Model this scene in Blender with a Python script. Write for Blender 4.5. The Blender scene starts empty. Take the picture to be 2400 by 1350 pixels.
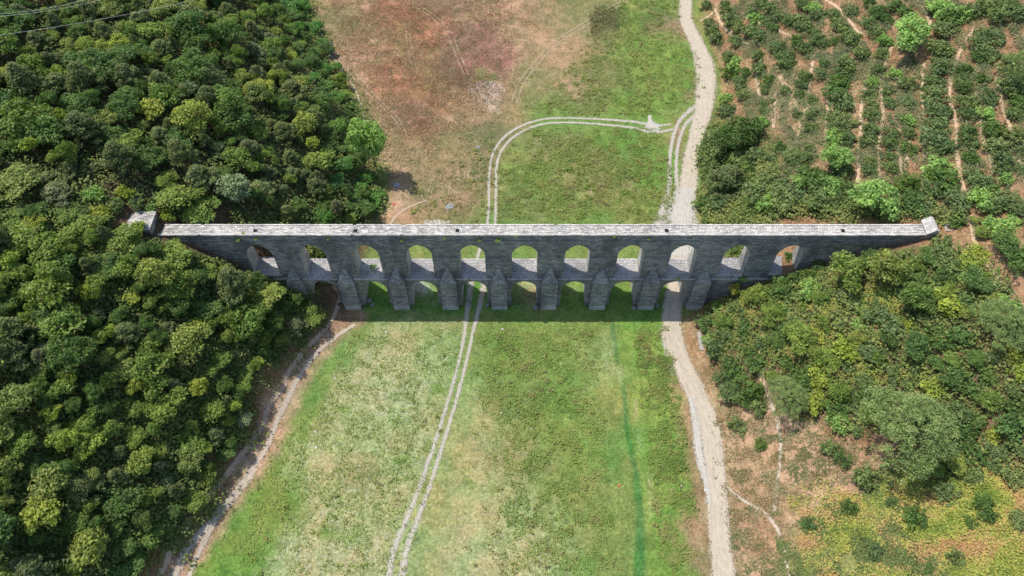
import bpy, math, random
import numpy as np
from mathutils import Vector

S = bpy.context.scene
COL = S.collection
R = math.radians

# ------------------------------------------------------------------ camera, light, exposure
PITCH = 56.0
CAM = np.array([0.0, -88.9, 139.1])
F = 1600.0 / 2400.0
cd = bpy.data.cameras.new('camera'); cam = bpy.data.objects.new('camera', cd); COL.objects.link(cam)
cd.sensor_width = 36.0; cd.lens = 24.0; cd.clip_start = 1.0; cd.clip_end = 8000.0
cam.location = CAM; cam.rotation_euler = (R(90 - PITCH), 0, 0)
S.camera = cam

SUN_EL = 61.5
SUN_DIR = Vector((-0.872 * math.cos(R(SUN_EL)), 0.49 * math.cos(R(SUN_EL)), math.sin(R(SUN_EL)))).normalized()
w = bpy.data.worlds.new('World'); S.world = w; w.use_nodes = True
nt = w.node_tree
sky = nt.nodes.new('ShaderNodeTexSky'); sky.sky_type = 'NISHITA'; sky.sun_disc = False
sky.sun_elevation = R(SUN_EL); sky.sun_rotation = math.atan2(SUN_DIR.x, SUN_DIR.y)
bg = nt.nodes['Background']; bg.inputs['Strength'].default_value = 0.15
nt.links.new(sky.outputs[0], bg.inputs[0])
ld = bpy.data.lights.new('sun', 'SUN'); ld.energy = 3.8; ld.angle = R(0.5); ld.color = (1.0, 0.955, 0.88)
sun = bpy.data.objects.new('sun', ld); COL.objects.link(sun)
sun.rotation_euler = SUN_DIR.to_track_quat('Z', 'Y').to_euler()
S.view_settings.view_transform = 'Standard'; S.view_settings.look = 'None'
S.view_settings.gamma = 1.0; S.view_settings.exposure = 0.5
S.cycles.max_bounces = 5; S.cycles.transparent_max_bounces = 8
S.cycles.diffuse_bounces = 3; S.cycles.use_denoising = True

# ------------------------------------------------------------------ camera maths (photo pixels <-> world)
cp, sp = math.cos(R(PITCH)), math.sin(R(PITCH))
FWD = np.array([0, cp, -sp]); DWN = np.array([0, -sp, -cp])

def project(P):
    P = np.asarray(P, float); q = P - CAM
    d = q @ FWD
    return np.stack([1200 + 1600 * q[..., 0] / d, 675 + 1600 * (q @ DWN) / d], -1)

# ------------------------------------------------------------------ numpy noise
_rs = np.random.RandomState(7)
_tab = _rs.rand(256, 256)
def vnoise(x, y):
    xi = np.floor(x).astype(int); yi = np.floor(y).astype(int)
    fx = x - xi; fy = y - yi
    fx = fx * fx * (3 - 2 * fx); fy = fy * fy * (3 - 2 * fy)
    a = _tab[xi & 255, yi & 255]; b = _tab[(xi + 1) & 255, yi & 255]
    c = _tab[xi & 255, (yi + 1) & 255]; d = _tab[(xi + 1) & 255, (yi + 1) & 255]
    return (a * (1 - fx) + b * fx) * (1 - fy) + (c * (1 - fx) + d * fx) * fy
def fbm(x, y, o=4):
    x = np.asarray(x, float); y = np.asarray(y, float)
    s = 0; a = 0.5; t = 0
    for k in range(o):
        s = s + a * vnoise(x + 17.3 * k, y - 9.1 * k); t += a; a *= 0.5; x = x * 2.03; y = y * 2.03
    return s / t

def flat_at(px, py, z=0.0):
    d = FWD + np.array([1.0, 0, 0]) * (px - 1200) / 1600 + DWN * (py - 675) / 1600
    t = (z - CAM[2]) / d[2]
    return CAM + d * t

# ------------------------------------------------------------------ terrain
LEFT = [(300,1600),(440,1350),(545,1180),(628,1040),(690,920),(750,835),(800,775),(812,722),(860,600),(893,520),(893,430),(872,350),(832,240),(782,150),(737,60),(707,0),(680,-60)]
RIGHT = [(1760,1600),(1735,1350),(1722,1200),(1702,1050),(1668,930),(1630,850),(1614,760),(1636,716),(1640,600),(1642,520),(1652,420),(1690,300),(1692,200),(1680,130),(1655,60),(1660,0),(1670,-60)]
def _edge(pts):
    a = np.array([flat_at(*p)[:2] for p in pts]); a = a[np.argsort(a[:, 1])]
    return a
_L, _Rt = _edge(LEFT), _edge(RIGHT)
def XL(y): return np.interp(y, _L[:, 1], _L[:, 0])
def XR(y): return np.interp(y, _Rt[:, 1], _Rt[:, 0])
LD = np.array([[-1,0],[0,0],[3,.8],[6,3.2],[12,8.2],[20,14.5],[32,22.8],[50,31],[80,40],[150,50],[400,60],[3000,80]], float)
RD = np.array([[-1,0],[0,0],[3,1.2],[6,4],[12,9.3],[18,12.6],[30,18.2],[44,23.6],[70,31],[120,41],[200,50],[400,60],[3000,80]], float)
def height(x, y, detail=True):
    x = np.asarray(x, float); y = np.asarray(y, float)
    yc = np.clip(y, -110, 150)
    dl = XL(yc) - x; dr = x - XR(yc)
    h = np.interp(dl, LD[:, 0], LD[:, 1]) + np.interp(dr, RD[:, 0], RD[:, 1])
    # the right slope is gentler near the clearing in front
    g = np.clip((-20 - y) / 30, 0, 1)
    h = h * (1 - 0.45 * g * (dr > 0) * np.clip(1 - dr / 60, 0, 1))
    near = np.clip(np.minimum(np.abs(y - 3.2) / 14, 1), 0, 1)
    if detail:
        hill = np.clip(h / 4, 0, 1)
        h = h + (fbm(x * .07 + 3, y * .07) - .5) * 3.0 * hill * near + (fbm(x * .35, y * .35 + 40) - .5) * .9 * hill * near
        h = h + (fbm(x * .05 + 50, y * .05 + 9) - .5) * .5 * (1 - hill) * near
    cut = (y > .3) & (y < 6.2) & (x > -61) & (x < 61)
    return np.where(cut, np.minimum(h, 10.9), h)
def at(px, py):
    d = FWD + np.array([1.0, 0, 0]) * (px - 1200) / 1600 + DWN * (py - 675) / 1600
    ts = np.linspace(40, 420, 1200)
    P = CAM + ts[:, None] * d
    below = P[:, 2] < height(P[:, 0], P[:, 1])
    i = int(np.argmax(below)) if below.any() else len(ts) - 1
    a, b = ts[max(i - 1, 0)], ts[i]
    for _ in range(12):
        m = (a + b) / 2; p = CAM + m * d
        if p[2] < height(p[0], p[1]): b = m
        else: a = m
    return CAM + b * d
def ppm(p):   # photo pixels per metre at p
    return 1600.0 / float((np.asarray(p) - CAM) @ FWD)

# ------------------------------------------------------------------ helpers
def tag(o, label=None, cat=None, group=None, kind=None):
    if label: o['label'] = label
    if cat: o['category'] = cat
    if group: o['group'] = group
    if kind: o['kind'] = kind
    return o
def link(name, me, mat=None, parent=None):
    o = bpy.data.objects.new(name, me); COL.objects.link(o)
    if mat is not None and me is not None and not me.materials: me.materials.append(mat)
    if parent: o.parent = parent
    return o
def empty(name, loc=(0,0,0)):
    o = bpy.data.objects.new(name, None); COL.objects.link(o); o.location = loc; o.empty_display_size = .5
    return o
def fast_mesh(name, V, Fq, k=4):
    """V (n,3), Fq (m,k) -> mesh"""
    me = bpy.data.meshes.new(name)
    V = np.ascontiguousarray(V, np.float32); Fq = np.ascontiguousarray(Fq, np.int32)
    me.vertices.add(len(V)); me.vertices.foreach_set('co', V.ravel())
    me.loops.add(Fq.size); me.loops.foreach_set('vertex_index', Fq.ravel())
    me.polygons.add(len(Fq)); me.polygons.foreach_set('loop_start', np.arange(0, Fq.size, k, dtype=np.int32))
    me.polygons.foreach_set('loop_total', np.full(len(Fq), k, np.int32))
    me.update(calc_edges=True); me.validate()
    return me
def attr(me, name, vals, kind='FLOAT'):
    a = me.attributes.new(name, kind, 'POINT')
    if kind == 'FLOAT': a.data.foreach_set('value', np.ascontiguousarray(vals, np.float32))
    else:
        c = np.ones((len(vals), 4), np.float32); c[:, :3] = vals
        a.data.foreach_set('color', c.ravel())
def box_uv(me):
    uv = me.uv_layers.new(name='UVMap')
    for p in me.polygons:
        n = p.normal; ax = max(range(3), key=lambda i: abs(n[i]))
        for li in p.loop_indices:
            c = me.vertices[me.loops[li].vertex_index].co
            uv.data[li].uv = (c.y, c.z) if ax == 0 else (c.x, c.z) if ax == 1 else (c.x, c.y)
class MB:
    def __init__(s): s.v = []; s.f = []; s.m = []
    def face(s, pts, m=0):
        b = len(s.v); s.v += [tuple(p) for p in pts]; s.f.append(tuple(range(b, b + len(pts)))); s.m.append(m)
    def hexa(s, b, t, m=0, mtop=None):
        """b, t: four bottom and four top points, ccw from above"""
        s.face(b[::-1], m); s.face(t, m if mtop is None else mtop)
        for i in range(4):
            j = (i + 1) % 4; s.face([b[i], b[j], t[j], t[i]], m)
    def box(s, x0, x1, y0, y1, z0, z1, m=0, mtop=None):
        s.hexa([(x0,y0,z0),(x1,y0,z0),(x1,y1,z0),(x0,y1,z0)], [(x0,y0,z1),(x1,y0,z1),(x1,y1,z1),(x0,y1,z1)], m, mtop)
    def tube(s, pts, rad, n=7, m=0):
        rings = []
        for i, p in enumerate(pts):
            a = Vector(pts[max(i - 1, 0)]); b = Vector(pts[min(i + 1, len(pts) - 1)])
            d = (b - a).normalized(); u = d.cross(Vector((0.3, 1, .1))).normalized(); v = d.cross(u)
            r = rad[i] if hasattr(rad, '__len__') else rad
            base = len(s.v)
            for k in range(n):
                t = 2 * math.pi * k / n; q = Vector(p) + (u * math.cos(t) + v * math.sin(t)) * r
                s.v.append(tuple(q))
            rings.append(base)
        for a, b in zip(rings[:-1], rings[1:]):
            for k in range(n):
                s.f.append((a + k, a + (k + 1) % n, b + (k + 1) % n, b + k)); s.m.append(m)
        s.f.append(tuple(rings[-1] + k for k in range(n))); s.m.append(m)
    def mesh(s, name):
        me = bpy.data.meshes.new(name); me.from_pydata(s.v, [], s.f); me.update()
        me.polygons.foreach_set('material_index', s.m)
        return me
    def build(s, name, mats, parent=None, uv=True):
        me = s.mesh(name)
        for m in (mats if isinstance(mats, (list, tuple)) else [mats]): me.materials.append(m)
        if uv: box_uv(me)
        return link(name, me, None, parent)

# ------------------------------------------------------------------ materials
class NT:
    def __init__(s, name):
        s.mat = bpy.data.materials.new(name); s.mat.use_nodes = True; s.t = s.mat.node_tree
        s.p = s.t.nodes['Principled BSDF']; s.out = s.t.nodes['Material Output']
        s.p.inputs['Roughness'].default_value = .9; s.p.inputs['Specular IOR Level'].default_value = .2
    def n(s, typ, **kw):
        nd = s.t.nodes.new(typ)
        for k, v in kw.items(): setattr(nd, k, v)
        return nd
    def l(s, a, b): s.t.links.new(a, b)
    def val(s, sock, v):
        if isinstance(v, bpy.types.NodeSocket): s.l(v, sock)
        else: sock.default_value = v
    def attr(s, name): return s.n('ShaderNodeAttribute', attribute_name=name)
    def pos(s): return s.n('ShaderNodeNewGeometry').outputs['Position']
    def noise(s, vec, scale, detail=4, rough=.6, dist=0):
        a = s.n('ShaderNodeTexNoise'); s.l(vec, a.inputs['Vector'])
        a.inputs['Scale'].default_value = scale; a.inputs['Detail'].default_value = detail
        a.inputs['Roughness'].default_value = rough; a.inputs['Distortion'].default_value = dist
        return a.outputs['Fac']
    def math(s, op, a, b=0.0, c=None, clamp=False):
        m = s.n('ShaderNodeMath', operation=op, use_clamp=clamp); s.val(m.inputs[0], a); s.val(m.inputs[1], b)
        if c is not None: s.val(m.inputs[2], c)
        return m.outputs[0]
    def ramp01(s, v, lo, hi, a=0.0, b=1.0):
        m = s.n('ShaderNodeMapRange', interpolation_type='SMOOTHSTEP'); s.val(m.inputs['Value'], v)
        s.val(m.inputs['From Min'], lo); s.val(m.inputs['From Max'], hi)
        m.inputs['To Min'].default_value = a; m.inputs['To Max'].default_value = b
        return m.outputs[0]
    def mix(s, f, a, b, typ='MIX'):
        m = s.n('ShaderNodeMix', data_type='RGBA', blend_type=typ)
        s.val(m.inputs[0], f)
        for k, v in ((6, a), (7, b)):
            if isinstance(v, tuple): v = (*v, 1.0) if len(v) == 3 else v
            s.val(m.inputs[k], v)
        return m.outputs[2]
    def scale(s, vec, sc):
        m = s.n('ShaderNodeMapping'); s.l(vec, m.inputs['Vector']); m.inputs['Scale'].default_value = sc
        return m.outputs[0]
    def bump(s, h, strength=.5, dist=.1):
        b = s.n('ShaderNodeBump'); s.l(h, b.inputs['Height']); b.inputs['Strength'].default_value = strength
        b.inputs['Distance'].default_value = dist; s.l(b.outputs[0], s.p.inputs['Normal'])
    def col(s, c): s.val(s.p.inputs['Base Color'], c); return s.mat

def ground_mat():
    m = NT('ground_soil_and_grass'); P = m.pos()
    base = m.attr('base').outputs['Color']; pale = m.attr('pale').outputs['Fac']; dry = m.attr('dry').outputs['Fac']
    n1 = m.noise(P, .35, 5, .65); n2 = m.noise(P, 1.6, 5, .75, .4); n3 = m.noise(P, 5.0, 3, .7)
    c = m.mix(m.ramp01(n1, .3, .7), m.mix(1.0, base, (.74, .8, .72), 'MULTIPLY'), m.mix(1.0, base, (1.28, 1.2, 1.22), 'MULTIPLY'))
    # wisps of bleached straw / dried mud where pale, along warped lines
    wv = m.n('ShaderNodeVectorMath', operation='ADD'); m.l(P, wv.inputs[0])
    nn = m.n('ShaderNodeTexNoise'); m.l(P, nn.inputs['Vector']); nn.inputs['Scale'].default_value = .25; nn.inputs['Detail'].default_value = 3
    sc = m.n('ShaderNodeVectorMath', operation='SCALE'); m.l(nn.outputs['Color'], sc.inputs[0]); sc.inputs['Scale'].default_value = 5.0
    m.l(sc.outputs[0], wv.inputs[1])
    l1 = m.noise(wv.outputs[0], .75, 2, .5, 1.2)
    l2 = m.noise(wv.outputs[0], 1.7, 2, .5, 2.0)
    r1 = m.ramp01(m.math('ABSOLUTE', m.math('SUBTRACT', l1, .5)), .02, .085, 1, 0)
    r2 = m.ramp01(m.math('ABSOLUTE', m.math('SUBTRACT', l2, .5)), .02, .11, 1, 0)
    brk = m.ramp01(m.noise(P, .9, 3, .6), .42, .6)
    lines = m.math('MULTIPLY', m.math('MAXIMUM', r1, r2), brk)
    lines = m.math('MULTIPLY', lines, m.math('MULTIPLY', pale, .6), clamp=True)
    speck = m.math('MULTIPLY', m.ramp01(n2, .52, .68), m.math('MULTIPLY', pale, .32))
    c = m.mix(speck, c, (.40, .39, .22))
    c = m.mix(lines, c, (.52, .50, .34))
    # dry area: rust and straw streaks
    st = m.noise(m.scale(P, (1.3, .45, 1)), 1.1, 4, .7, .8)
    c = m.mix(m.math('MULTIPLY', m.ramp01(st, .5, .68), m.math('MULTIPLY', dry, .6)), c, (.47, .31, .17))
    c = m.mix(m.math('MULTIPLY', m.ramp01(st, .5, .33), m.math('MULTIPLY', dry, .5)), c, (.17, .095, .055))
    c = m.mix(m.ramp01(n3, .35, .7, .55, 1.25), (0, 0, 0), c) if False else c
    v = m.ramp01(n2, .32, .68, .68, 1.26); v2 = m.ramp01(n3, .35, .65, .8, 1.17)
    hv = m.n('ShaderNodeHueSaturation'); m.l(c, hv.inputs['Color']); m.l(m.math('MULTIPLY', v, v2), hv.inputs['Value'])
    m.bump(m.math('ADD', m.math('MULTIPLY', n2, 1.0), m.math('MULTIPLY', n3, .5)), .9, .45)
    return m.col(hv.outputs[0])

def track_mat(name, ca, cb, edge_noise=.55, thr=.72, spots=0.0, green=None, dens=1.0):
    m = NT(name); P = m.pos(); e = m.attr('edge').outputs['Fac']
    uv = m.attr('track').outputs['Color']
    n1 = m.noise(P, .8, 5, .7); n2 = m.noise(P, 4.0, 4, .7)
    streak = m.noise(m.scale(uv, (1.6, .07, 1)), 2.0, 4, .65)
    c = m.mix(m.ramp01(n1, .3, .7), ca, cb)
    c = m.mix(m.ramp01(streak, .45, .65, 0, .4), c, tuple(x * .66 for x in ca))
    c = m.mix(m.ramp01(n2, .58, .7, 0, .35), c, tuple(x * .6 for x in ca))
    if spots: c = m.mix(m.ramp01(m.noise(P, 2.2, 4, .75), .62, .66, 0, spots), c, (.12, .13, .07))
    m.p.inputs['Roughness'].default_value = .95
    en = m.math('ADD', e, m.math('MULTIPLY', m.math('SUBTRACT', m.math('ADD', m.math('MULTIPLY', n1, .5), m.math('MULTIPLY', m.noise(P, 2.2, 5, .8), .9)), .72), edge_noise * 2))
    a = m.ramp01(en, thr - .05, thr + .05, 1, 0)
    if dens < 1: a = m.math('MULTIPLY', a, m.ramp01(m.noise(P, 1.5, 3, .6), .5 - .3 * dens, .75 - .25 * dens, 0, 1) if False else m.ramp01(m.noise(P, 2.5, 4, .7), 1 - dens - .12, 1 - dens + .08))
    m.l(a, m.p.inputs['Alpha'])
    m.bump(m.math('ADD', n1, n2), .5, .12)
    return m.col(c)

def stone_mat(name, dark, mid, light, lightamt=.3, course=.52, blen=1.25, patch=.45, streaks=True, tint=(.13,.12,.09)):
    m = NT(name); uvn = m.n('ShaderNodeUVMap'); uv = uvn.outputs[0]; P = m.pos()
    br = m.n('ShaderNodeTexBrick'); m.l(uv, br.inputs['Vector'])
    br.inputs['Scale'].default_value = 1.0; br.inputs['Brick Width'].default_value = blen; br.inputs['Row Height'].default_value = course
    br.inputs['Mortar Size'].default_value = .035; br.inputs['Mortar Smooth'].default_value = .3; br.inputs['Bias'].default_value = -.1
    br.inputs['Color1'].default_value = (*dark, 1); br.inputs['Color2'].default_value = (*mid, 1)
    br.inputs['Mortar'].default_value = (*[x * .5 for x in dark], 1)
    big = m.noise(P, .16, 4, .6); fine = m.noise(P, 2.6, 4, .7)
    c = m.mix(m.ramp01(big, .35, .7), br.outputs['Color'], m.mix(1.0, br.outputs['Color'], (1.5, 1.48, 1.42), 'MULTIPLY'))
    c = m.mix(m.ramp01(m.noise(m.scale(P, (1, 1, .45)), .22, 4, .65), .5, .64, 0, .6), c, tuple(x * .62 for x in dark))
    # single pale stones and lime runs
    ws = m.noise(m.scale(uv, (.55, 2.6, 1)), 1.0, 4, .8)
    c = m.mix(m.ramp01(ws, 1 - patch, 1 - patch + .07, 0, lightamt), c, light)
    vs = m.noise(m.scale(uv, (4.0, .6, 1)), 1.0, 3, .7)
    if streaks: c = m.mix(m.ramp01(vs, .6, .72, 0, .35), c, tuple(x * 1.2 for x in mid))
    c = m.mix(m.ramp01(m.noise(P, .45, 5, .7), .56, .74, 0, .55), c, tint)
    hv = m.n('ShaderNodeHueSaturation'); m.l(c, hv.inputs['Color']); m.l(m.ramp01(fine, .3, .7, .72, 1.25), hv.inputs['Value'])
    m.bump(m.math('ADD', m.math('MULTIPLY', br.outputs['Fac'], -.8), m.math('MULTIPLY', fine, .6)), .7, .06)
    return m.col(hv.outputs[0])

def leaf_mat(name, cols, trans=.4, var=.45):
    """colour of a whole plant comes from its random number, of a sprig from its own attribute"""
    m = NT(name)
    oi = m.n('ShaderNodeObjectInfo'); cr = m.n('ShaderNodeValToRGB'); m.l(oi.outputs['Random'], cr.inputs[0])
    e = cr.color_ramp.elements
    while len(e) < len(cols): e.new(.5)
    for i, c in enumerate(cols): e[i].position = i / max(1, len(cols) - 1); e[i].color = (*c, 1)
    v = m.attr('v').outputs['Fac']
    hv = m.n('ShaderNodeHueSaturation'); m.l(cr.outputs[0], hv.inputs['Color'])
    m.l(m.ramp01(v, 0, 1, 1 - var, 1 + var), hv.inputs['Value'])
    m.l(m.ramp01(v, 0, 1, .515, .485), hv.inputs['Hue'])
    c = m.mix(m.attr('w').outputs['Fac'], hv.outputs[0], (.20, .13, .05))
    tr = m.n('ShaderNodeBsdfTranslucent'); m.l(m.mix(1.0, c, (1.1, 1.25, .6), 'MULTIPLY'), tr.inputs[0])
    mx = m.n('ShaderNodeMixShader'); mx.inputs[0].default_value = trans
    m.col(c); m.p.inputs['Roughness'].default_value = .6; m.p.inputs['Specular IOR Level'].default_value = .25
    m.l(m.p.outputs[0], mx.inputs[1]); m.l(tr.outputs[0], mx.inputs[2]); m.l(mx.outputs[0], m.out.inputs[0])
    return m.mat
def stuff_mat(name, trans=.25):
    m = NT(name); c = m.attr('tint').outputs['Color']
    tr = m.n('ShaderNodeBsdfTranslucent'); m.l(c, tr.inputs[0]); mx = m.n('ShaderNodeMixShader'); mx.inputs[0].default_value = trans
    m.col(c); m.l(m.p.outputs[0], mx.inputs[1]); m.l(tr.outputs[0], mx.inputs[2]); m.l(mx.outputs[0], m.out.inputs[0])
    return m.mat
def plain(name, c, rough=.8, n=.25):
    m = NT(name); P = m.pos(); f = m.noise(P, 6, 3, .6)
    m.p.inputs['Roughness'].default_value = rough
    return m.col(m.mix(m.ramp01(f, .3, .7, 0, 1), tuple(x * (1 - n) for x in c), tuple(min(1, x * (1 + n)) for x in c)))

M_STONE = stone_mat('weathered_ashlar', (.145, .142, .137), (.285, .278, .266), (.58, .54, .5), .65, patch=.4)
M_JAMB = stone_mat('pale_ashlar', (.30, .29, .27), (.40, .38, .35), (.62, .6, .55), .4, patch=.45, tint=(.3, .28, .25))
M_DECK = stone_mat('deck_slabs', (.26, .25, .245), (.33, .315, .305), (.43, .41, .39), .3, course=.8, blen=.6, patch=.4, streaks=False, tint=(.24, .22, .2))
M_COPE = stone_mat('bleached_paving', (.23, .215, .195), (.34, .32, .295), (.56, .53, .49), .95, course=.9, blen=.55, patch=.5, tint=(.3, .26, .25))
M_RIM = stone_mat('bleached_rim', (.36, .34, .31), (.45, .42, .385), (.56, .53, .49), .5, course=.5, blen=1.4, patch=.5, streaks=False, tint=(.55, .5, .47))
M_BUTT = stone_mat('buttress_ashlar', (.17, .167, .16), (.28, .275, .265), (.55, .54, .5), .6, patch=.44)
M_FOOT = stone_mat('scoured_ashlar', (.33, .32, .30), (.42, .41, .38), (.55, .53, .5), .4, patch=.45)
M_HOLE_SHADE = plain('painted_hole_shade', (.012, .012, .012))  # near-black colour painted for the shade inside shafts and inlet
M_BARK = plain('bark', (.14, .10, .075), .95, .4)

# ------------------------------------------------------------------ ground
def bands(lo, hi, step, far):
    a = list(np.arange(lo, hi + .01, step)); s = step; x = a[-1]; y = a[0]; up = []; dn = []
    while x < far: s *= 1.35; x += s; up.append(x)
    s = step
    while y > -far: s *= 1.35; y -= s; dn.append(y)
    return np.array(dn[::-1] + a + up)
gx = bands(-125, 140, .55, 2500); gy = bands(-72, 135, .55, 2500)
GX, GY = np.meshgrid(gx, gy, indexing='xy')
xf, yf_ = GX.ravel(), GY.ravel()
zf = height(xf, yf_)
GREEN = dict(
    lush=(.145, .235, .045), bright=(.18, .28, .055), mid=(.175, .232, .06), olive=(.18, .18, .07), moss=(.09, .13, .05),
    straw=(.28, .31, .12), straw2=(.36, .355, .18), tan=(.33, .225, .125), rust=(.27, .14, .07), heath=(.20, .115, .08), pinkdirt=(.44, .29, .185),
    dirt=(.42, .335, .25), orange=(.30, .175, .095), canal=(.075, .185, .045), floor=(.12, .085, .05), whitedirt=(.56, .53, .47), brown=(.24, .165, .10), dark=(.05, .05, .035))
base = np.zeros((len(xf), 3)); base[:] = GREEN['mid']
pale = np.zeros(len(xf)); dry = np.zeros(len(xf))
wx = xf + (fbm(xf * .16, yf_ * .16 + 70) - .5) * 9; wy = yf_ + (fbm(xf * .16 + 31, yf_ * .16) - .5) * 9
wx2 = xf + (fbm(xf * .5, yf_ * .5 + 7) - .5) * 3; wy2 = yf_ + (fbm(xf * .5 + 3, yf_ * .5) - .5) * 3
def polydist(X, Y, poly):
    d = np.full(X.shape, 1e9); ins = np.zeros(X.shape, bool)
    n = len(poly)
    for i in range(n):
        ax, ay = poly[i]; bx, by = poly[(i + 1) % n]
        ex, ey = bx - ax, by - ay; L = ex * ex + ey * ey + 1e-9
        t = np.clip(((X - ax) * ex + (Y - ay) * ey) / L, 0, 1)
        d = np.minimum(d, np.hypot(X - ax - t * ex, Y - ay - t * ey))
        c = (ay > Y) != (by > Y)
        ins ^= c & (X < ex * (Y - ay) / (ey if abs(ey) > 1e-9 else 1e-9) + ax)
    return np.where(ins, -d, d)
def W(pts): return [tuple(at(*p)[:2]) for p in pts]
def paint(pts, colour, soft=3.0, amt=1.0, p=None, dr=None, warp=1, breakup=0.0):
    global base, pale, dry
    X, Y = (wx, wy) if warp == 1 else (wx2, wy2) if warp == 2 else (xf, yf_)
    d = polydist(X, Y, W(pts))
    wgt = np.clip(.5 - d / (2 * soft), 0, 1); wgt = wgt * wgt * (3 - 2 * wgt) * amt
    if breakup: wgt = wgt * np.clip((fbm(xf * .22 + 11, yf_ * .22 + colour.__hash__() % 50 * 0 + 5) - .5) * 6 * breakup + 1 - breakup * .6, 0, 1)
    base = base * (1 - wgt[:, None]) + np.array(GREEN[colour]) * wgt[:, None]
    if p is not None: pale = pale * (1 - wgt) + p * wgt
    if dr is not None: dry = dry * (1 - wgt) + dr * wgt
def blob(x, y, rx, ry, colour, amt=1.0, p=None, dr=None, soft=2.0, warp=1, breakup=0.0):
    paint([(x + rx * math.cos(t), y + ry * math.sin(t)) for t in np.linspace(0, 2 * math.pi, 12, endpoint=False)], colour, soft, amt, p, dr, warp, breakup)

# hillsides first
dL = XL(np.clip(yf_, -110, 150)) - xf; dR = xf - XR(np.clip(yf_, -110, 150))
hl = np.clip((dL + 1) / 3, 0, 1)[:, None]; hr = np.clip((dR + 1) / 3, 0, 1)[:, None]
base = base * (1 - hl) + np.array(GREEN['floor']) * hl
base = base * (1 - hr) + np.array(GREEN['orange']) * hr
dry = np.maximum(hr[:, 0] * .8, 0)
# field behind the aqueduct
paint([(705,0),(1000,-60),(1330,-60),(1300,60),(1230,200),(1210,290),(1130,420),(1080,520),(900,530),(905,430),(880,330),(830,230),(780,140)], 'tan', 4, dr=.75)
paint([(1300,-60),(1500,-60),(1480,60),(1330,170),(1230,280),(1215,180),(1260,80)], 'olive', 6, .9, dr=.45)
blob(1250,60,90,60,'tan',.6,dr=.6,soft=7)
blob(1400,80,110,50,'olive',.9,dr=.2,soft=5); blob(1330,200,60,50,'tan',.8,dr=.4,soft=5)
paint([(830,20),(960,0),(1060,60),(1090,150),(1010,230),(990,330),(930,330),(880,220),(850,120)], 'rust', 6, .75, dr=.8); paint([(1060,60),(1160,60),(1210,120),(1190,190),(1120,200),(1040,180),(1020,120)], 'heath', 3, .85, dr=.2)
blob(960,40,110,45,'rust',.9,dr=.6,soft=5); blob(870,90,60,50,'tan',.8,dr=.8,soft=5)
blob(1010,230,60,50,'rust',.6,dr=.5,soft=5)
blob(1050,15,60,25,'heath',.7,dr=.3,soft=4); blob(950,130,60,60,'rust',.6,dr=.8,soft=6); blob(950,265,60,35,'heath',.6,dr=.4,soft=4)
blob(1080,190,22,12,'heath',.9,soft=2); blob(1130,180,30,7,'mid',.8,soft=2,dr=0)
blob(800,40,60,30,'olive',.5,dr=.5,soft=5)
blob(1050,450,110,75,'brown',.7,dr=.55,soft=6); blob(1060,350,60,50,'olive',.8,dr=.3,soft=6); blob(1120,390,25,70,'moss',.7,dr=.1,soft=4)
blob(1090,440,50,30,'olive',.7,dr=.3,soft=5); blob(1030,505,60,18,'olive',.7,dr=.2,soft=3); blob(1000,420,50,60,'olive',.5,dr=.3,soft=6)
blob(1150,310,60,35,'moss',.7,soft=5,dr=.1); blob(1190,260,30,40,'olive',.7,soft=5,dr=.2)
blob(930,480,30,30,'pinkdirt',.7,dr=.5,soft=4); blob(925,420,25,20,'tan',.6,soft=3)
paint([(1260,250),(1330,190),(1420,130),(1480,40),(1500,-60),(1600,-60),(1585,60),(1640,170),(1610,250),(1560,275),(1400,278),(1280,278)], 'mid', 4, .9, dr=.1)
paint([(1440,160),(1470,60),(1470,-20),(1540,-20),(1560,60),(1600,110),(1640,170),(1600,245),(1520,270),(1420,270)], 'lush', 4, .85, dr=0)
blob(1370,190,85,70,'olive',.95,dr=.5,soft=6); blob(1330,120,70,50,'tan',.7,dr=.5,soft=6); blob(1345,200,30,22,'tan',.8,dr=.5,soft=3); blob(1400,150,50,40,'olive',.8,dr=.3,soft=4)
blob(1585,115,25,35,'bright',.95,soft=2); blob(1555,60,35,30,'brown',.7,dr=.5,soft=3); blob(1600,70,30,40,'brown',.7,dr=.5,soft=3)
blob(1630,200,12,30,'brown',.7,dr=.5,soft=2); blob(1480,270,90,12,'lush',.9,soft=2); blob(1535,30,35,30,'moss',.6,soft=3)
# middle field between loop track and road
paint([(1175,420),(1190,350),(1240,310),(1320,298),(1520,308),(1565,330),(1565,450),(1545,530),(1160,530)], 'mid', 3, .95, dr=.12)
blob(1350,380,120,55,'olive',.55,dr=.2,soft=6); blob(1270,420,60,40,'mid',.7,soft=5); blob(1420,440,80,35,'olive',.8,dr=.4,soft=6)
blob(1280,330,60,22,'brown',.5,dr=.3,soft=4); blob(1430,325,60,25,'lush',.8,soft=4); blob(1535,400,28,110,'lush',.85,soft=4)
blob(1250,490,70,30,'olive',.6,dr=.4,soft=4); blob(1195,470,18,60,'moss',.6,soft=3); blob(1400,500,90,22,'mid',.7,soft=4)
blob(1600,350,12,60,'brown',.7,dr=.6,soft=2); blob(1600,300,8,20,'brown',.8,soft=1)
# under and just before the aqueduct
paint([(840,700),(905,640),(1130,640),(1540,640),(1545,760),(860,760)], 'lush', 3, .9)
blob(1000,680,30,30,'whitedirt',.7,soft=3,breakup=.6); blob(1240,670,45,25,'straw2',.7,p=.6,soft=3); blob(1245,705,25,25,'brown',.7,soft=3); blob(1340,680,30,20,'straw',.5,soft=3)
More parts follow.
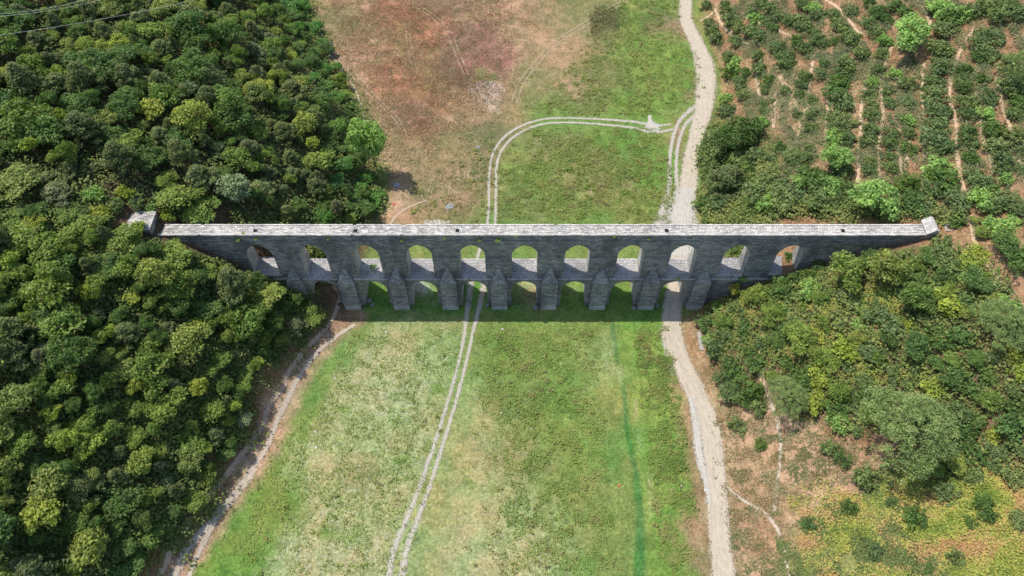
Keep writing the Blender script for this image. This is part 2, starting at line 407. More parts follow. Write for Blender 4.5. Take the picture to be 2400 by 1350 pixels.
# front field
paint([(850,752),(1545,752),(1590,900),(1610,1100),(1625,1350),(1625,1600),(300,1600),(440,1350),(560,1180),(650,1040),(720,900),(790,820)], 'mid', 2.5, 1.0)
paint([(900,760),(1090,760),(1060,950),(1000,1150),(950,1350),(940,1500),(560,1500),(600,1350),(690,1190),(650,1060),(720,960),(830,800)], 'straw', 5, .85, p=.75)
paint([(1090,900),(1160,900),(1230,1040),(1300,1150),(1330,1350),(1340,1500),(960,1500),(970,1350),(1040,1150)], 'straw', 6, .8, p=.4)
paint([(850,745),(900,755),(820,850),(740,950),(660,1090),(620,1180),(650,1060),(700,960),(760,860)], 'lush', 3, .9, p=0)
paint([(560,1180),(625,1110),(690,1130),(710,1200),(650,1280),(600,1350),(560,1450),(380,1500),(440,1350)], 'lush', 4, .95, p=0)
paint([(1110,760),(1420,760),(1440,900),(1460,1000),(1480,1200),(1500,1500),(1350,1500),(1300,1200),(1180,1020),(1120,900)], 'mid', 5, .55, p=.1)
blob(1230,820,100,55,'lush',.6,soft=6,p=.1); blob(1300,980,70,60,'lush',.75,soft=7,p=0); blob(1330,1070,50,60,'lush',.9,soft=6,p=0); blob(1380,900,60,70,'bright',.5,soft=6,p=.15)
blob(1400,1180,50,120,'mid',.8,soft=5); blob(1210,1080,90,40,'olive',.6,dr=.1,soft=6,p=.3); blob(1210,950,50,30,'olive',.5,soft=5,p=.15)
blob(1430,830,20,50,'straw',.8,soft=3,p=.5); blob(1395,860,30,60,'straw',.5,soft=5,p=.4); blob(1290,1270,60,70,'straw',.5,soft=6,p=.4)
blob(900,860,90,80,'straw2',.5,soft=8,p=1.0); blob(930,950,60,50,'straw2',.6,soft=6,p=1.0); blob(780,1300,120,60,'straw2',.6,soft=8,p=1.0); blob(1150,1300,120,60,'straw2',.5,soft=8,p=.7)
blob(840,1100,60,30,'olive',.7,soft=5,p=.4); blob(1000,790,60,30,'lush',.4,soft=4,p=.6)
for q in [(1025,915,12,16),(940,1077,16,12),(805,957,9,8),(765,1250,22,22),(817,1260,25,10),(715,1030,12,8),(1090,1105,8,6),(1100,1130,9,8),(1000,1150,8,8),(900,800,10,6)]:
    blob(*q, 'lush', .9, soft=1.2, p=0, warp=2)
paint([(1450,760),(1545,755),(1590,900),(1612,1100),(1625,1350),(1625,1600),(1510,1600),(1512,1200),(1500,1050),(1470,900)], 'bright', 3, .9, p=0)
blob(1520,830,25,60,'mid',.4,soft=4); blob(1570,1250,45,120,'lush',.6,soft=5)
paint([(1430,755),(1439,755),(1449,840),(1468,920),(1477,1020),(1502,1130),(1513,1250),(1512,1350),(1512,1500),(1482,1500),(1485,1350),(1490,1200),(1483,1100),(1463,1000),(1456,880),(1437,820)], 'canal', .45, 1.0, p=0, warp=0)
for k, (x, y) in enumerate([(1430,800),(1447,880),(1482,960),(1490,1030),(1515,1130),(1518,1180)]): blob(x + 8, y, 3, 26, 'straw2', .6, soft=.6, warp=0)
# left bank, path zone
paint([(812,722),(860,735),(850,760),(800,800),(740,870),(700,950),(655,1050),(560,1190),(440,1360),(300,1600),(240,1600),(330,1400),(480,1200),(590,1040),(610,930),(660,880),(740,800),(770,745)], 'pinkdirt', 1.6, .95, dr=.7, warp=2)
paint([(770,745),(720,800),(655,870),(600,930),(600,1030),(480,1190),(350,1370),(240,1600),(200,1600),(300,1380),(440,1190),(560,1020),(580,930),(640,840),(700,790),(745,740)], 'orange', 2.5, .8, dr=.5)
paint([(740,655),(805,670),(860,735),(800,745),(745,730)], 'brown', 2, .9, dr=.7)
for q in [(815,775,18,7),(770,810,12,5),(660,960,8,12),(640,1010,8,20),(735,850,6,12),(560,1110,5,20)]: blob(*q, 'mid', .6, soft=1, warp=2)
# right roadside and clearing
paint([(1590,760),(1640,740),(1680,870),(1700,960),(1730,1080),(1740,1200),(1760,1350),(1770,1500),(1620,1500),(1625,1350),(1612,1100),(1598,950),(1560,850)], 'tan', 2, .95, dr=.8, p=.15)
blob(1620,1050,22,110,'rust',.5,soft=3,dr=.7); blob(1640,1250,22,110,'rust',.5,soft=3,dr=.8); blob(1620,850,20,60,'rust',.4,dr=.6,soft=3)
paint([(1700,960),(1760,960),(1800,930),(1870,960),(1930,1000),(2010,1070),(2060,1150),(1960,1190),(1850,1200),(1840,1280),(1850,1350),(1870,1500),(1760,1500),(1735,1200),(1710,1060)], 'pinkdirt', 3, .9, dr=.6)
blob(1800,1130,60,60,'tan',.8,dr=.9,soft=5); blob(1780,1250,50,70,'tan',.8,dr=1,soft=5); blob(1890,1010,45,30,'pinkdirt',.9,dr=.1,soft=3); blob(1930,1100,60,30,'pinkdirt',.9,dr=.1,soft=3)
blob(2020,1090,80,35,'pinkdirt',.6,dr=.4,soft=4); blob(2300,1330,110,30,'pinkdirt',.8,dr=.6,soft=4); blob(2380,660,40,80,'pinkdirt',.6,dr=.5,soft=4)
paint([(1860,1190),(1960,1180),(2150,1200),(2400,1180),(2500,1300),(2500,1600),(1880,1600),(1840,1300)], 'mid', 4, .8, dr=.5)
blob(2200,1260,160,80,'floor',.6,dr=.6,soft=9)
paint([(1640,730),(1760,640),(1920,590),(2150,555),(2240,600),(2400,760),(2500,1100),(2200,1100),(2050,1020),(1900,960),(1780,930),(1690,860),(1650,800)], 'floor', 3, .75, dr=.3)
# planted slope behind, right
paint([(1650,-60),(2500,-60),(2500,520),(2240,520),(1900,530),(1650,530),(1660,300),(1700,200),(1660,100)], 'orange', 3, .75, dr=.75)
blob(1830,240,55,60,'pinkdirt',.8,dr=.5,soft=5,p=.5); blob(1930,300,120,100,'tan',.5,dr=.8,soft=8); blob(2020,190,90,80,'tan',.4,dr=.9,soft=8)
blob(2150,330,90,90,'rust',.4,dr=.9,soft=8)
paint([(1645,260),(1700,290),(1790,330),(1790,420),(1760,530),(1640,530),(1650,420)], 'moss', 3, .7, dr=.2)
t_ = np.clip((fbm(xf * .085 + 3, yf_ * .085 + 8) - .5) * 4.5, -1, 1)[:, None]; vall = ((dL < 0) & (dR < 0))[:, None]
base = base * (1 + vall * t_ * np.array([.20, .05, .14]))
t_ = np.clip((fbm(xf * .2 + 33, yf_ * .2 + 18) - .5) * 5, -1, 1)[:, None]
base = base * (1 + np.clip(dry, 0, 1)[:, None] * t_ * np.array([.16, .24, .28]))
base = base * (1 + vall * (1 - np.clip(dry, 0, 1))[:, None] * t_ * np.array([.12, -.02, .05]))
me = fast_mesh('ground', np.stack([xf, yf_, zf], 1),
    (lambda i: np.stack([i, i + 1, i + 1 + len(gx), i + len(gx)], 1))((np.arange(len(gy) - 1)[:, None] * len(gx) + np.arange(len(gx) - 1)[None, :]).ravel()))
attr(me, 'base', base, 'FLOAT_COLOR'); attr(me, 'pale', pale); attr(me, 'dry', dry)
me.polygons.foreach_set('use_smooth', np.ones(len(me.polygons), bool))
tag(link('ground', me, ground_mat()), kind='structure')

# ------------------------------------------------------------------ tracks and roads
def spline(P, step=.7):
    P = np.array(P, float); out = []
    for i in range(len(P) - 1):
        p0 = P[max(i - 1, 0)]; p1 = P[i]; p2 = P[i + 1]; p3 = P[min(i + 2, len(P) - 1)]
        n = max(2, int(np.linalg.norm(p2 - p1) / step))
        t = np.linspace(0, 1, n, endpoint=False)[:, None]
        out.append(.5 * ((2 * p1) + (p2 - p0) * t + (2 * p0 - 5 * p1 + 4 * p2 - p3) * t ** 2 + (3 * p1 - p0 - 3 * p2 + p3) * t ** 3))
    out.append(P[-1:]); return np.concatenate(out)
def ribbon(name, pts, width, mat, lift=.05, strips=((0, 1),), world=False, jitter=.0, n=7):
    """strips: (centre offset, width) in fractions of width"""
    C = spline([at(*p)[:2] for p in pts] if not world else pts)
    wd = np.interp(np.linspace(0, 1, len(C)), np.linspace(0, 1, len(width)), width) if hasattr(width, '__len__') else np.full(len(C), width)
    T = np.gradient(C, axis=0); T /= np.linalg.norm(T, axis=1)[:, None] + 1e-9
    N = np.stack([T[:, 1], -T[:, 0]], 1); s = np.concatenate([[0], np.cumsum(np.linalg.norm(np.diff(C, axis=0), axis=1))])
    V, Fc, E, UV = [], [], [], []; b = 0
    for so, sw in strips:
        u = np.linspace(-1, 1, n)
        off = (so + u[None, :] * sw * .5) * wd[:, None]
        X = C[:, 0:1] + N[:, 0:1] * off; Y = C[:, 1:2] + N[:, 1:2] * off
        Z = height(X, Y) + lift
        V.append(np.stack([X, Y, Z], -1).reshape(-1, 3)); E.append(np.abs(np.broadcast_to(u, X.shape)).ravel())
        UV.append(np.stack([off, np.broadcast_to(s[:, None], off.shape), 0 * off], -1).reshape(-1, 3))
        i = (np.arange(len(C) - 1)[:, None] * n + np.arange(n - 1)[None, :]).ravel() + b
        Fc.append(np.stack([i, i + n, i + n + 1, i + 1], 1)); b += len(C) * n
    me = fast_mesh(name, np.concatenate(V), np.concatenate(Fc)[:, ::-1] if False else np.concatenate(Fc))
    if me.polygons[0].normal.z < 0: me.flip_normals()
    attr(me, 'edge', np.concatenate(E)); attr(me, 'track', np.concatenate(UV), 'FLOAT_COLOR')
    me.polygons.foreach_set('use_smooth', np.ones(len(me.polygons), bool))
    return tag(link(name, me, mat), kind='structure')
M_ROAD = track_mat('packed_gravel', (.385, .325, .245), (.465, .40, .31), .8, .78)
M_WHITE = track_mat('chalky_rut', (.34, .31, .25), (.43, .395, .33), 2.3, .6, spots=.8, dens=.76)
M_WHITE2 = track_mat('chalky_wash', (.37, .34, .29), (.46, .43, .375), 1.7, .66, spots=.9, dens=.82)
M_PATH = track_mat('trodden_dirt', (.37, .265, .18), (.45, .35, .26), 1.6, .6, dens=.88)
M_PATHW = track_mat('pale_trodden_dirt', (.37, .30, .22), (.46, .39, .31), 1.7, .6, spots=.35, dens=.85)
M_FAINT = track_mat('faint_wheel_marks', (.37, .27, .17), (.44, .335, .22), 1.6, .58, dens=.52)
M_RED = track_mat('red_foot_track', (.42, .28, .17), (.52, .38, .25), 1.5, .58, dens=.8)

ribbon('gravel_road', [(1612,-40),(1607,40),(1632,100),(1652,160),(1652,230),(1640,290),(1622,370),(1612,440),(1600,520),(1592,610),(1582,680),(1574,760),(1592,840),(1630,920),(1662,1000),(1674,1090),(1682,1200),(1695,1350),(1700,1480),(1712,1700)],
       [5.4,5.0,5.4,5.6,7.6,7.4,6.5,5.4,5.6,6.0,6.0,6.0,5.2,5.4,5.8,5.6,5.2,5.2,5.2,5.2,5.2], M_ROAD, .07, n=9)
ribbon('chalky_verge', [(1552,768),(1562,815),(1578,880)], [2.0,1.8,1.0], M_WHITE2, .05)
ribbon('chalky_verge', [(1618,930),(1632,1000),(1638,1060),(1655,1130),(1662,1180)], [1.2,2.2,2.6,2.0,1.0], M_WHITE2, .1)
ribbon('washed_gravel', [(1645,250),(1606,280),(1586,320),(1577,380),(1578,440),(1572,480),(1563,530)], [5.5,3.8,3.4,3.2,3.4,5.5,8.5], M_WHITE, .05, strips=((-.28,.42),(.28,.42)))
ribbon('washed_gravel', [(1612,440),(1600,480),(1592,540),(1586,600)], [4.5,9.5,12.0,11.5], M_WHITE2, .1)
ribbon('loop_track', [(1575,297),(1530,302),(1480,292),(1400,285),(1320,282),(1260,288),(1205,312),(1172,345),(1158,380),(1154,430),(1154,470),(1150,530),(1130,600),(1120,650)], [3.4,4.6,3.8,3.4,3.1,3.2,3.4,3.2,3.0,3.1,3.1,3.2,3.4,3.4], M_WHITE, .05, strips=((-.31,.33),(.31,.33)))
ribbon('chalk_splash', [(1523,270),(1524,285),(1530,296),(1540,310)], [1.2,1.6,6.5,2.2], M_WHITE2, .06)
ribbon('wheel_track', [(1122,640),(1116,680),(1106,740),(1088,830),(1065,920),(1035,1020),(1002,1120),(965,1220),(935,1300),(922,1400),(890,1600)], [6.0,4.6,2.9,2.7,2.8,2.9,3.1,3.5,4.2,4.4,4.4], M_WHITE, .05, strips=((-.31,.38),(.31,.38)))
ribbon('footpath', [(780,672),(797,690),(790,722),(772,760),(740,795),(705,832),(672,880),(666,905),(630,950),(615,1000),(560,1075),(480,1180),(420,1260),(380,1340),(350,1400)], [1.4,1.4,1.0,1.3,1.3,1.0,1.6,1.4,1.6,1.2,1.2,1.3,1.2,1.2,1.3], M_PATH, .1)
ribbon('footpath', [(832,760),(790,788),(750,820),(715,862),(690,905),(672,940),(650,985),(625,1050),(590,1100),(545,1165),(500,1230),(455,1320),(430,1390)], [1.6,1.5,1.3,1.4,2.0,1.6,1.6,1.4,1.6,1.4,1.4,1.2,1.2], M_PATHW, .1)
ribbon('footpath', [(600,1100),(560,1150),(500,1215),(440,1290),(400,1370)], [1.5,2.4,2.2,2.0,2.0], M_PATHW, .1)
ribbon('footpath', [(895,560),(925,510),(960,485),(1000,470)], [1.0,1.2,.9,.5], M_PATH, .07)
ribbon('footpath', [(735,60),(765,115),(800,160),(835,215),(850,265),(860,290)], [.8,.9,1.0,.9,.9,.7], M_PATHW, .1)
ribbon('dirt_track', [(780,120),(830,175),(880,230),(930,280),(950,320)], [2.2,2.4,2.2,2.0,1.5], M_FAINT, .07, strips=((-.3,.34),(.3,.34)))
ribbon('dirt_track', [(950,0),(1010,35),(1050,75),(1070,120),(1095,180)], [2.0,2.2,2.2,2.2,2.0], M_FAINT, .05, strips=((-.34,.3),(.34,.3)))
ribbon('dirt_track', [(955,50),(960,110),(975,175)], [1.8,1.8,1.6], M_FAINT, .05, strips=((-.34,.3),(.34,.3)))
ribbon('dirt_track', [(1470,0),(1390,45),(1310,95),(1260,145),(1225,190),(1205,240)], [2.4,2.3,2.2,2.2,2.2,2.2], M_FAINT, .05, strips=((-.34,.3),(.34,.3)))
for cx, cy, r, a0, a1 in [(1028,449,24,-20,340),(1028,449,17,30,330),(1074,436,19,60,300),(1070,410,20,-150,40),(1112,406,15,0,330),(1106,410,11,0,300),(1078,432,26,100,260),(1012,455,24,100,200)]:
    ribbon('tyre_marks', [(cx + r * math.cos(R(a)), cy + .82 * r * math.sin(R(a))) for a in np.linspace(a0, a1, 16)], .45, M_FAINT, .05, n=3)
ribbon('tyre_marks', [(1355,395),(1375,410),(1384,430),(1386,455)], .5, M_FAINT, .05, n=3)
ribbon('tyre_marks', [(1280,355),(1290,370),(1305,382)], .5, M_FAINT, .05, n=3)
ribbon('footpath', [(1702,1140),(1745,1175),(1790,1200),(1825,1250),(1850,1350),(1860,1400)], [.6,.8,.8,.8,.8,.8], M_PATHW, .1)
ribbon('footpath', [(1790,900),(1815,970),(1830,1040),(1820,1140),(1815,1200)], [.7,.9,.8,.8,.7], M_PATHW, .1)
for pts in [
    [(1675,20),(1690,55),(1715,80),(1745,100),(1775,110)], [(1745,40),(1790,60),(1830,75),(1880,110),(1930,150)],
    [(1935,0),(1965,20),(1990,50),(2020,80)], [(1640,50),(1665,35),(1680,20)],
    [(1835,170),(1818,215),(1812,300)], [(1770,150),(1775,200),(1782,230)], [(1905,140),(1895,200),(1888,260),(1880,310)],
    [(1970,130),(1950,190),(1940,240),(1935,310),(1930,350)],[(2045,150),(2025,210),(2018,260),(2015,330),(2010,430)],
    [(2090,110),(2075,150),(2065,210),(2068,290),(2060,340),(2060,420)], [(2105,300),(2110,380),(2120,440)],
    [(2165,150),(2160,200),(2165,290),(2168,370)], [(2280,70),(2245,130),(2225,210),(2240,290),(2242,360),(2260,460)],
    [(2290,160),(2290,230),(2300,310),(2320,370),(2330,410)], [(2335,180),(2350,250),(2380,340),(2400,420),(2420,460)],
    [(2150,0),(2170,30),(2180,60)], [(2275,505),(2280,555),(2300,600),(2330,640),(2350,690),(2400,720)],
    [(2130,330),(2120,400)], [(1860,230),(1875,300),(1850,360)], [(1790,770),(1782,810),(1775,850),(1790,900)]]:
    ribbon('hill_path', pts, 1.25, M_RED, .12, n=5)

# ------------------------------------------------------------------ aqueduct
PIT = 11.7
def arch_pts(a, rise, n=9):
    Rr = (rise * rise + a * a) / (2 * a); ph = math.asin(min(1, rise / Rr)); out = []
    for i in range(n + 1):
        t = ph * i / n; out.append((-(Rr - a) + Rr * math.cos(t), Rr * math.sin(t)))
    return [(-x, z) for x, z in out][:-1] + out[::-1]
def lin(z0, y0, z1, y1): return lambda z: y0 + (y1 - y0) * (z - z0) / (z1 - z0)
def tier(mb, x0, x1, z0, z1, ops, yf, yb, mf=0, mj=1, mt=2, top=True):
    xs = [x0]
    for c, a, zs, r in ops: xs += [c - a, c + a]
    xs.append(x1)
    for i in range(0, len(xs), 2):
        a, b = xs[i], xs[i + 1]
        n = max(1, int((b - a) / 6))
        for k in range(n):
            p, q = a + (b - a) * k / n, a + (b - a) * (k + 1) / n
            mb.face([(p, yf(z0), z0), (q, yf(z0), z0), (q, yf(z1), z1), (p, yf(z1), z1)], mf)
            mb.face([(q, yb(z0), z0), (p, yb(z0), z0), (p, yb(z1), z1), (q, yb(z1), z1)], mf)
        if i == 0: mb.face([(a, yb(z0), z0), (a, yf(z0), z0), (a, yf(z1), z1), (a, yb(z1), z1)], mj)
        if i + 2 == len(xs): mb.face([(b, yf(z0), z0), (b, yb(z0), z0), (b, yb(z1), z1), (b, yf(z1), z1)], mj)
    for c, a, zs, r in ops:
        zt = z1 if r is None else zs
        for s in (-1, 1):
            p = [(c + s * a, yf(z0), z0), (c + s * a, yb(z0), z0), (c + s * a, yb(zt), zt), (c + s * a, yf(zt), zt)]
            mb.face(p if s < 0 else p[::-1], mj)
        if r is not None:
            A = [(c + x, zs + z) for x, z in arch_pts(a, r)]
            for (xa, za), (xb, zb) in zip(A[:-1], A[1:]):
                mb.face([(xa, yf(za), za), (xb, yf(zb), zb), (xb, yf(z1), z1), (xa, yf(z1), z1)], mf)
                mb.face([(xb, yb(zb), zb), (xa, yb(za), za), (xa, yb(z1), z1), (xb, yb(z1), z1)], mf)
                mb.face([(xa, yf(za), za), (xa, yb(za), za), (xb, yb(zb), zb), (xb, yf(zb), zb)], mj)
    if top: mb.face([(x0, yf(z1), z1), (x1, yf(z1), z1), (x1, yb(z1), z1), (x0, yb(z1), z1)], mt)
XA, XB = -75.6, 88.6
aq = empty('stone_aqueduct', (5.0, 3.2, 0))
tag(aq, 'long grey stone aqueduct with two tiers of arches crossing the valley', 'aqueduct')
aq.location = (0, 0, 0)
ZD = 10.45
lowops = [(2.85 + PIT * k, 3.0, 6.25, 3.2) for k in range(-4, 4)]
upops = [(2.85 + PIT * k, 2.87, 18.0, 3.5) for k in range(-5, 6)]
# lower tier: deck butts against the upper piers
mb = MB(); tier(mb, XA, XB, -2.0, ZD, lowops, lin(0, 0, ZD, .42), lin(0, 6.6, ZD, 6.0), 0, 1, 2)
mb.build('lower_tier', [M_STONE, M_JAMB, M_DECK], aq)
mb = MB(); mb.box(XA, XB, .28, .42 - .003, ZD - .32, ZD + .03)
mb.box(XA, XB, 6.003, 6.16, ZD - .32, ZD + .03); mb.build('deck_lip', [M_FOOT], aq)
mb = MB()
tier(mb, XA, XB, ZD - .4, 17.5, [(c, a, 0, None) for c, a, z, r in upops], lin(ZD, .82, 17.5, 1.28), lin(ZD, 5.55, 17.5, 5.15), 0, 1, 2, top=False)
for i in range(12):   # ledge where the wall steps back at springing height
    a = XA if i == 0 else upops[i - 1][0] + 2.87; b = XB if i == 11 else upops[i][0] - 2.87
    mb.face([(a, 1.28, 17.5), (b, 1.28, 17.5), (b, 1.4, 17.5), (a, 1.4, 17.5)], 1)
    mb.face([(a, 5.05, 17.5), (b, 5.05, 17.5), (b, 5.15, 17.5), (a, 5.15, 17.5)], 1)
tier(mb, XA, XB, 17.5, 22.9, upops, lin(17.5, 1.4, 22.9, 1.72), lin(17.5, 5.05, 22.9, 4.9), 0, 1, 1)
tier(mb, XA, XB, 22.9, 24.45, [], lin(22.9, 1.84, 24.45, 1.95), lin(22.9, 4.8, 24.45, 4.75), 0, 1, 1)
mb.build('upper_tier', [M_STONE, M_JAMB, M_DECK], aq)
# raised floors in the end openings
for a_ in ((-58.7, -52.6, .5, 1.15), (58.3, 64.4, .5, 1.35), (46.7, 52.6, .6, .75)):
    mb = MB(); mb.box(a_[0], a_[1], a_[2], 5.9, ZD + .004, ZD + a_[3], 0, 1); mb.build('raised_deck', [M_STONE, M_DECK], aq)
# string courses
mb = MB()
for i in range(12):
    a = XA if i == 0 else upops[i - 1][0] + 2.9; b = XB if i == 11 else upops[i][0] - 2.9
    mb.box(a, b, 1.22, 1.5, 17.30, 17.52); mb.box(a, b, 4.9, 5.24, 17.30, 17.52)
mb.box(XA, XB, 1.62, 1.9, 22.75, 22.97); mb.box(XA, XB, 4.7, 4.99, 22.75, 22.97)
mb.build('string_course', [M_STONE], aq)
# walkway on top
mb = MB(); mb.box(XA, XB, 1.98, 4.72, 24.45, 24.62); mb.build('walkway', [M_COPE], aq)
mb = MB()
rr = random.Random(3); x = XA
while x < XB:   # coping stones of the two edges, a few lost
    L = rr.uniform(.9, 1.9)
    if rr.random() < .035: x = min(x + L * .5, XB)
    e = min(x + L, XB); h = rr.uniform(.0, .035); o = rr.uniform(-.02, .03)
    mb.box(x + .008, e - .008, 1.82 - o * 1.6, 2.22 + o, 24.46, 24.74 + h)
    mb.box(x + .008, e - .008, 4.5, 4.86 + o, 24.46, 24.72 + h); x = e
mb.build('coping', [M_RIM], aq)
mb = MB()
for px in (599.6, 833.8, 1072.4, 1561.6, 1974.0):
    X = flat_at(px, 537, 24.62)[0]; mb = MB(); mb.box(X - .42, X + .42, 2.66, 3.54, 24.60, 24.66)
    fr = MB()
    for bx in ((X-.52,X-.42,2.56,3.64),(X+.42,X+.52,2.56,3.64),(X-.42,X+.42,2.56,2.66),(X-.42,X+.42,3.54,3.64)): fr.box(*bx, 24.58, 24.69)
    hatch = fr.build('shaft_opening', [M_COPE], aq); mb.build('shaft_hole_shade', [M_HOLE_SHADE], hatch)  # solid dark box stands for the shade down the shaft, nothing is cut
# buttresses
def buttress(X, side):
    b = MB(); w2 = 1.88; s = side
    def Y(v): return v if s < 0 else 6.5 - v
    def prism(z0, z1, y0, y1, wa, wb, m):
        A = [(X - wa, Y(y0), z0), (X + wa, Y(y0), z0), (X + wa, Y(2.6), z0), (X - wa, Y(2.6), z0)]
        B = [(X - wb, Y(y1), z1), (X + wb, Y(y1), z1), (X + wb, Y(2.6), z1), (X - wb, Y(2.6), z1)]
        if s > 0: A = A[::-1]; B = B[::-1]
        b.hexa(A, B, m)
    prism(-2, 1.6, -1.47, -1.33, w2, w2, 1)
    prism(1.6, 5.0, -1.33, -1.02, w2 - .02, w2 - .02, 0)
    prism(5.0, 5.22, -1.10, -1.08, w2 + .05, w2 + .05, 0)
    prism(5.22, 9.75, -.94, -.62, w2, w2 + .02, 0)
    prism(9.75, 9.95, -.72, -.70, w2 + .09, w2 + .09, 0)
    L, Rr_, ap = (X - w2 - .05, Y(-.66), 9.95), (X + w2 + .05, Y(-.66), 9.95), (X, Y(1.18), 14.4)
    Lb, Rb = (X - w2 - .05, Y(1.6), 9.95), (X + w2 + .05, Y(1.6), 9.95)
    apb = (X, Y(1.6), 14.4)
    fs = [[L, Rr_, ap], [Rr_, Rb, apb, ap], [Lb, L, ap, apb]]
    for f in fs: b.face(f if s < 0 else f[::-1], 0)
    return b
for k in range(-4, 5):
    buttress(-3.0 + PIT * k, -1).build('buttress', [M_BUTT, M_FOOT], aq)
for k in range(-4, 5):
    buttress(-3.0 + PIT * k, 1).build('buttress', [M_BUTT, M_FOOT], aq)

# ------------------------------------------------------------------ tower and end block
t = empty('stone_tower', (-79, 3.6, 20)); t.location = (0, 0, 0)
tag(t, 'small square stone tower with pale roof at the left end of the aqueduct', 'tower')
mb = MB(); mb.box(-81.5, -76.4, 1.6, 5.9, 15, 27.0); mb.build('wall', [M_STONE], t)
mb = MB(); z0, z1 = 27.0, 27.25; c = (-79.0, 3.75, 28.1); q = [(-81.85,1.3,z1),(-76.1,1.3,z1),(-76.1,6.2,z1),(-81.85,6.2,z1)]
mb.hexa([(x, y, z0) for x, y, z in q], q, 0)
for i in range(4): mb.face([q[i], q[(i + 1) % 4], c], 0)
mb.f.pop(1); mb.m.pop(1)
rf = mb.build('roof', [M_COPE], t)
mb = MB()
for i, a in enumerate(((-81.9,-76.05,1.25,1.6),(-81.9,-76.05,5.9,6.25),(-81.9,-81.5,1.6,5.9),(-76.45,-76.05,1.6,5.9))): mb.box(*a, 26.99, 27.34)
mb.build('roof_edge', [M_RIM], rf)
e = empty('end_block'); tag(e, 'pale gabled stone block closing the right end of the aqueduct walkway', 'gatehouse')
mb = MB(); mb.box(88.4, 90.2, 1.9, 5.3, 18, 25.2); mb.build('wall', [M_JAMB], e)
mb = MB()
x0_, xr_, x1_ = 88.2, 89.7, 90.4
F3, B3 = 1.7, 5.6
mb.face([(x0_,F3,25.2),(xr_,F3,26.5),(xr_,B3,26.5),(x0_,B3,25.2)]); mb.face([(xr_,F3,26.5),(x1_,F3,26.2),(x1_,B3,26.2),(xr_,B3,26.5)])
mb.face([(x0_,F3,25.2),(x1_,F3,25.2),(x1_,F3,26.2),(xr_,F3,26.5)]); mb.face([(x1_,B3,25.2),(x0_,B3,25.2),(xr_,B3,26.5),(x1_,B3,26.2)])
mb.face([(x1_,F3,25.2),(x1_,B3,25.2),(x1_,B3,26.2),(x1_,F3,26.2)]); mb.face([(x0_,F3,25.19),(x0_,B3,25.19),(x1_,B3,25.19),(x1_,F3,25.19)])
mb.build('roof', [M_RIM], e)
p = at(2223, 532); g = float(p[2])
k_ = empty('stone_channel'); tag(k_, 'low broken stone water channel with square mouth beyond the right end block', 'channel')
mb = MB(); mb.box(90.95, 93.0, 3.0, 4.6, g - 3, 24.1, 0); mb.build('channel_bed', [M_JAMB], k_)
mb = MB()
for a in ((93.0,93.2,2.9,4.6,22,25.0),(93.2,94.5,2.9,3.15,22,25.0),(93.2,94.5,4.35,4.6,22,25.0),(94.5,94.7,2.9,4.6,22,25.0)): mb.box(*a)
mo = mb.build('inlet_rim', [M_RIM], k_)
mb = MB(); mb.box(93.2, 94.5, 3.15, 4.35, 22, 24.3); mb.build('inlet_hole_shade', [M_HOLE_SHADE], mo)  # solid block coloured black as the shade inside the inlet

# ------------------------------------------------------------------ foliage generators
def unit(n, rs):
    v = rs.normal(size=(n, 3)); return v / np.linalg.norm(v, axis=1)[:, None]
def leaf_quads(C, N, sz, rs, asp=.6, curl=.15):
    """rhomb-shaped sprigs at C facing N"""
    n = len(C); a = unit(n, rs); t = np.cross(N, a); t /= np.linalg.norm(t, axis=1)[:, None] + 1e-9
    b = np.cross(N, t); s = sz[:, None] if hasattr(sz, '__len__') else sz
    V = np.stack([C - t * s, C + b * s * asp + N * s * curl, C + t * s, C - b * s * asp + N * s * curl], 1).reshape(-1, 3)
    return V, np.arange(4 * n).reshape(n, 4)
def foliage(name, lobes, dens, size, rs, jit=.55, asp=.6, wither=.03, low=-.35, mat=None, inner=.12, squash=.85):
    """lobes: (centre, radius). Sprigs on the shell of each lobe, some within."""
    Cs, Ns, Vv, Ww = [], [], [], []
    for c, r in lobes:
        n = max(6, int(dens * r * r)); u = unit(n, rs); u = u[u[:, 2] > low]; n = len(u)
        rad = r * (1 - np.abs(rs.normal(size=(n, 1))) * .16)
        ii = rs.rand(n) < inner; rad[ii] *= rs.uniform(.3, .8, (ii.sum(), 1))
        P = np.array(c) + u * rad * np.array([1, 1, squash])
        N = u + rs.normal(size=(n, 3)) * jit; N[:, 2] += .6; N /= np.linalg.norm(N, axis=1)[:, None]
        Cs.append(P); Ns.append(N); lv = rs.rand() * .5
        Vv.append(np.clip(lv + rs.rand(n) * .45, 0, 1)); Ww.append((rs.rand(n) < wither) * rs.uniform(.3, 1, n))
    C = np.concatenate(Cs); N = np.concatenate(Ns)
    V, Fc = leaf_quads(C, N, size * rs.uniform(.6, 1.35, len(C)), rs, asp)
    me = fast_mesh(name, V, Fc)
    attr(me, 'v', np.repeat(np.concatenate(Vv), 4)); attr(me, 'w', np.repeat(np.concatenate(Ww), 4))
    if mat: me.materials.append(mat)
    return me
def lobes_round(rs, Rr, H, n, lr=(.15, .26), zb=.35):
    out = []; subs = [(0, 0, H * .60, Rr * .62)]
    for k in range(rs.randint(4, 7)):
        a = rs.rand() * 6.283; d = Rr * rs.uniform(.35, .62)
        subs.append((d * math.cos(a), d * math.sin(a), H * rs.uniform(.42, .74), Rr * rs.uniform(.3, .46)))
    for sx, sy, sz, sr in subs:
        out.append(((sx, sy, sz - sr * .15), sr * .72))
        for j in range(int(n * (sr / Rr) ** 1.3) + 3):
            u = unit(1, rs)[0]; u[2] = abs(u[2]) * 1.1 - .3
            out.append(((sx + u[0] * sr * .85, sy + u[1] * sr * .85, sz + u[2] * sr * .85), Rr * rs.uniform(*lr)))
    return out
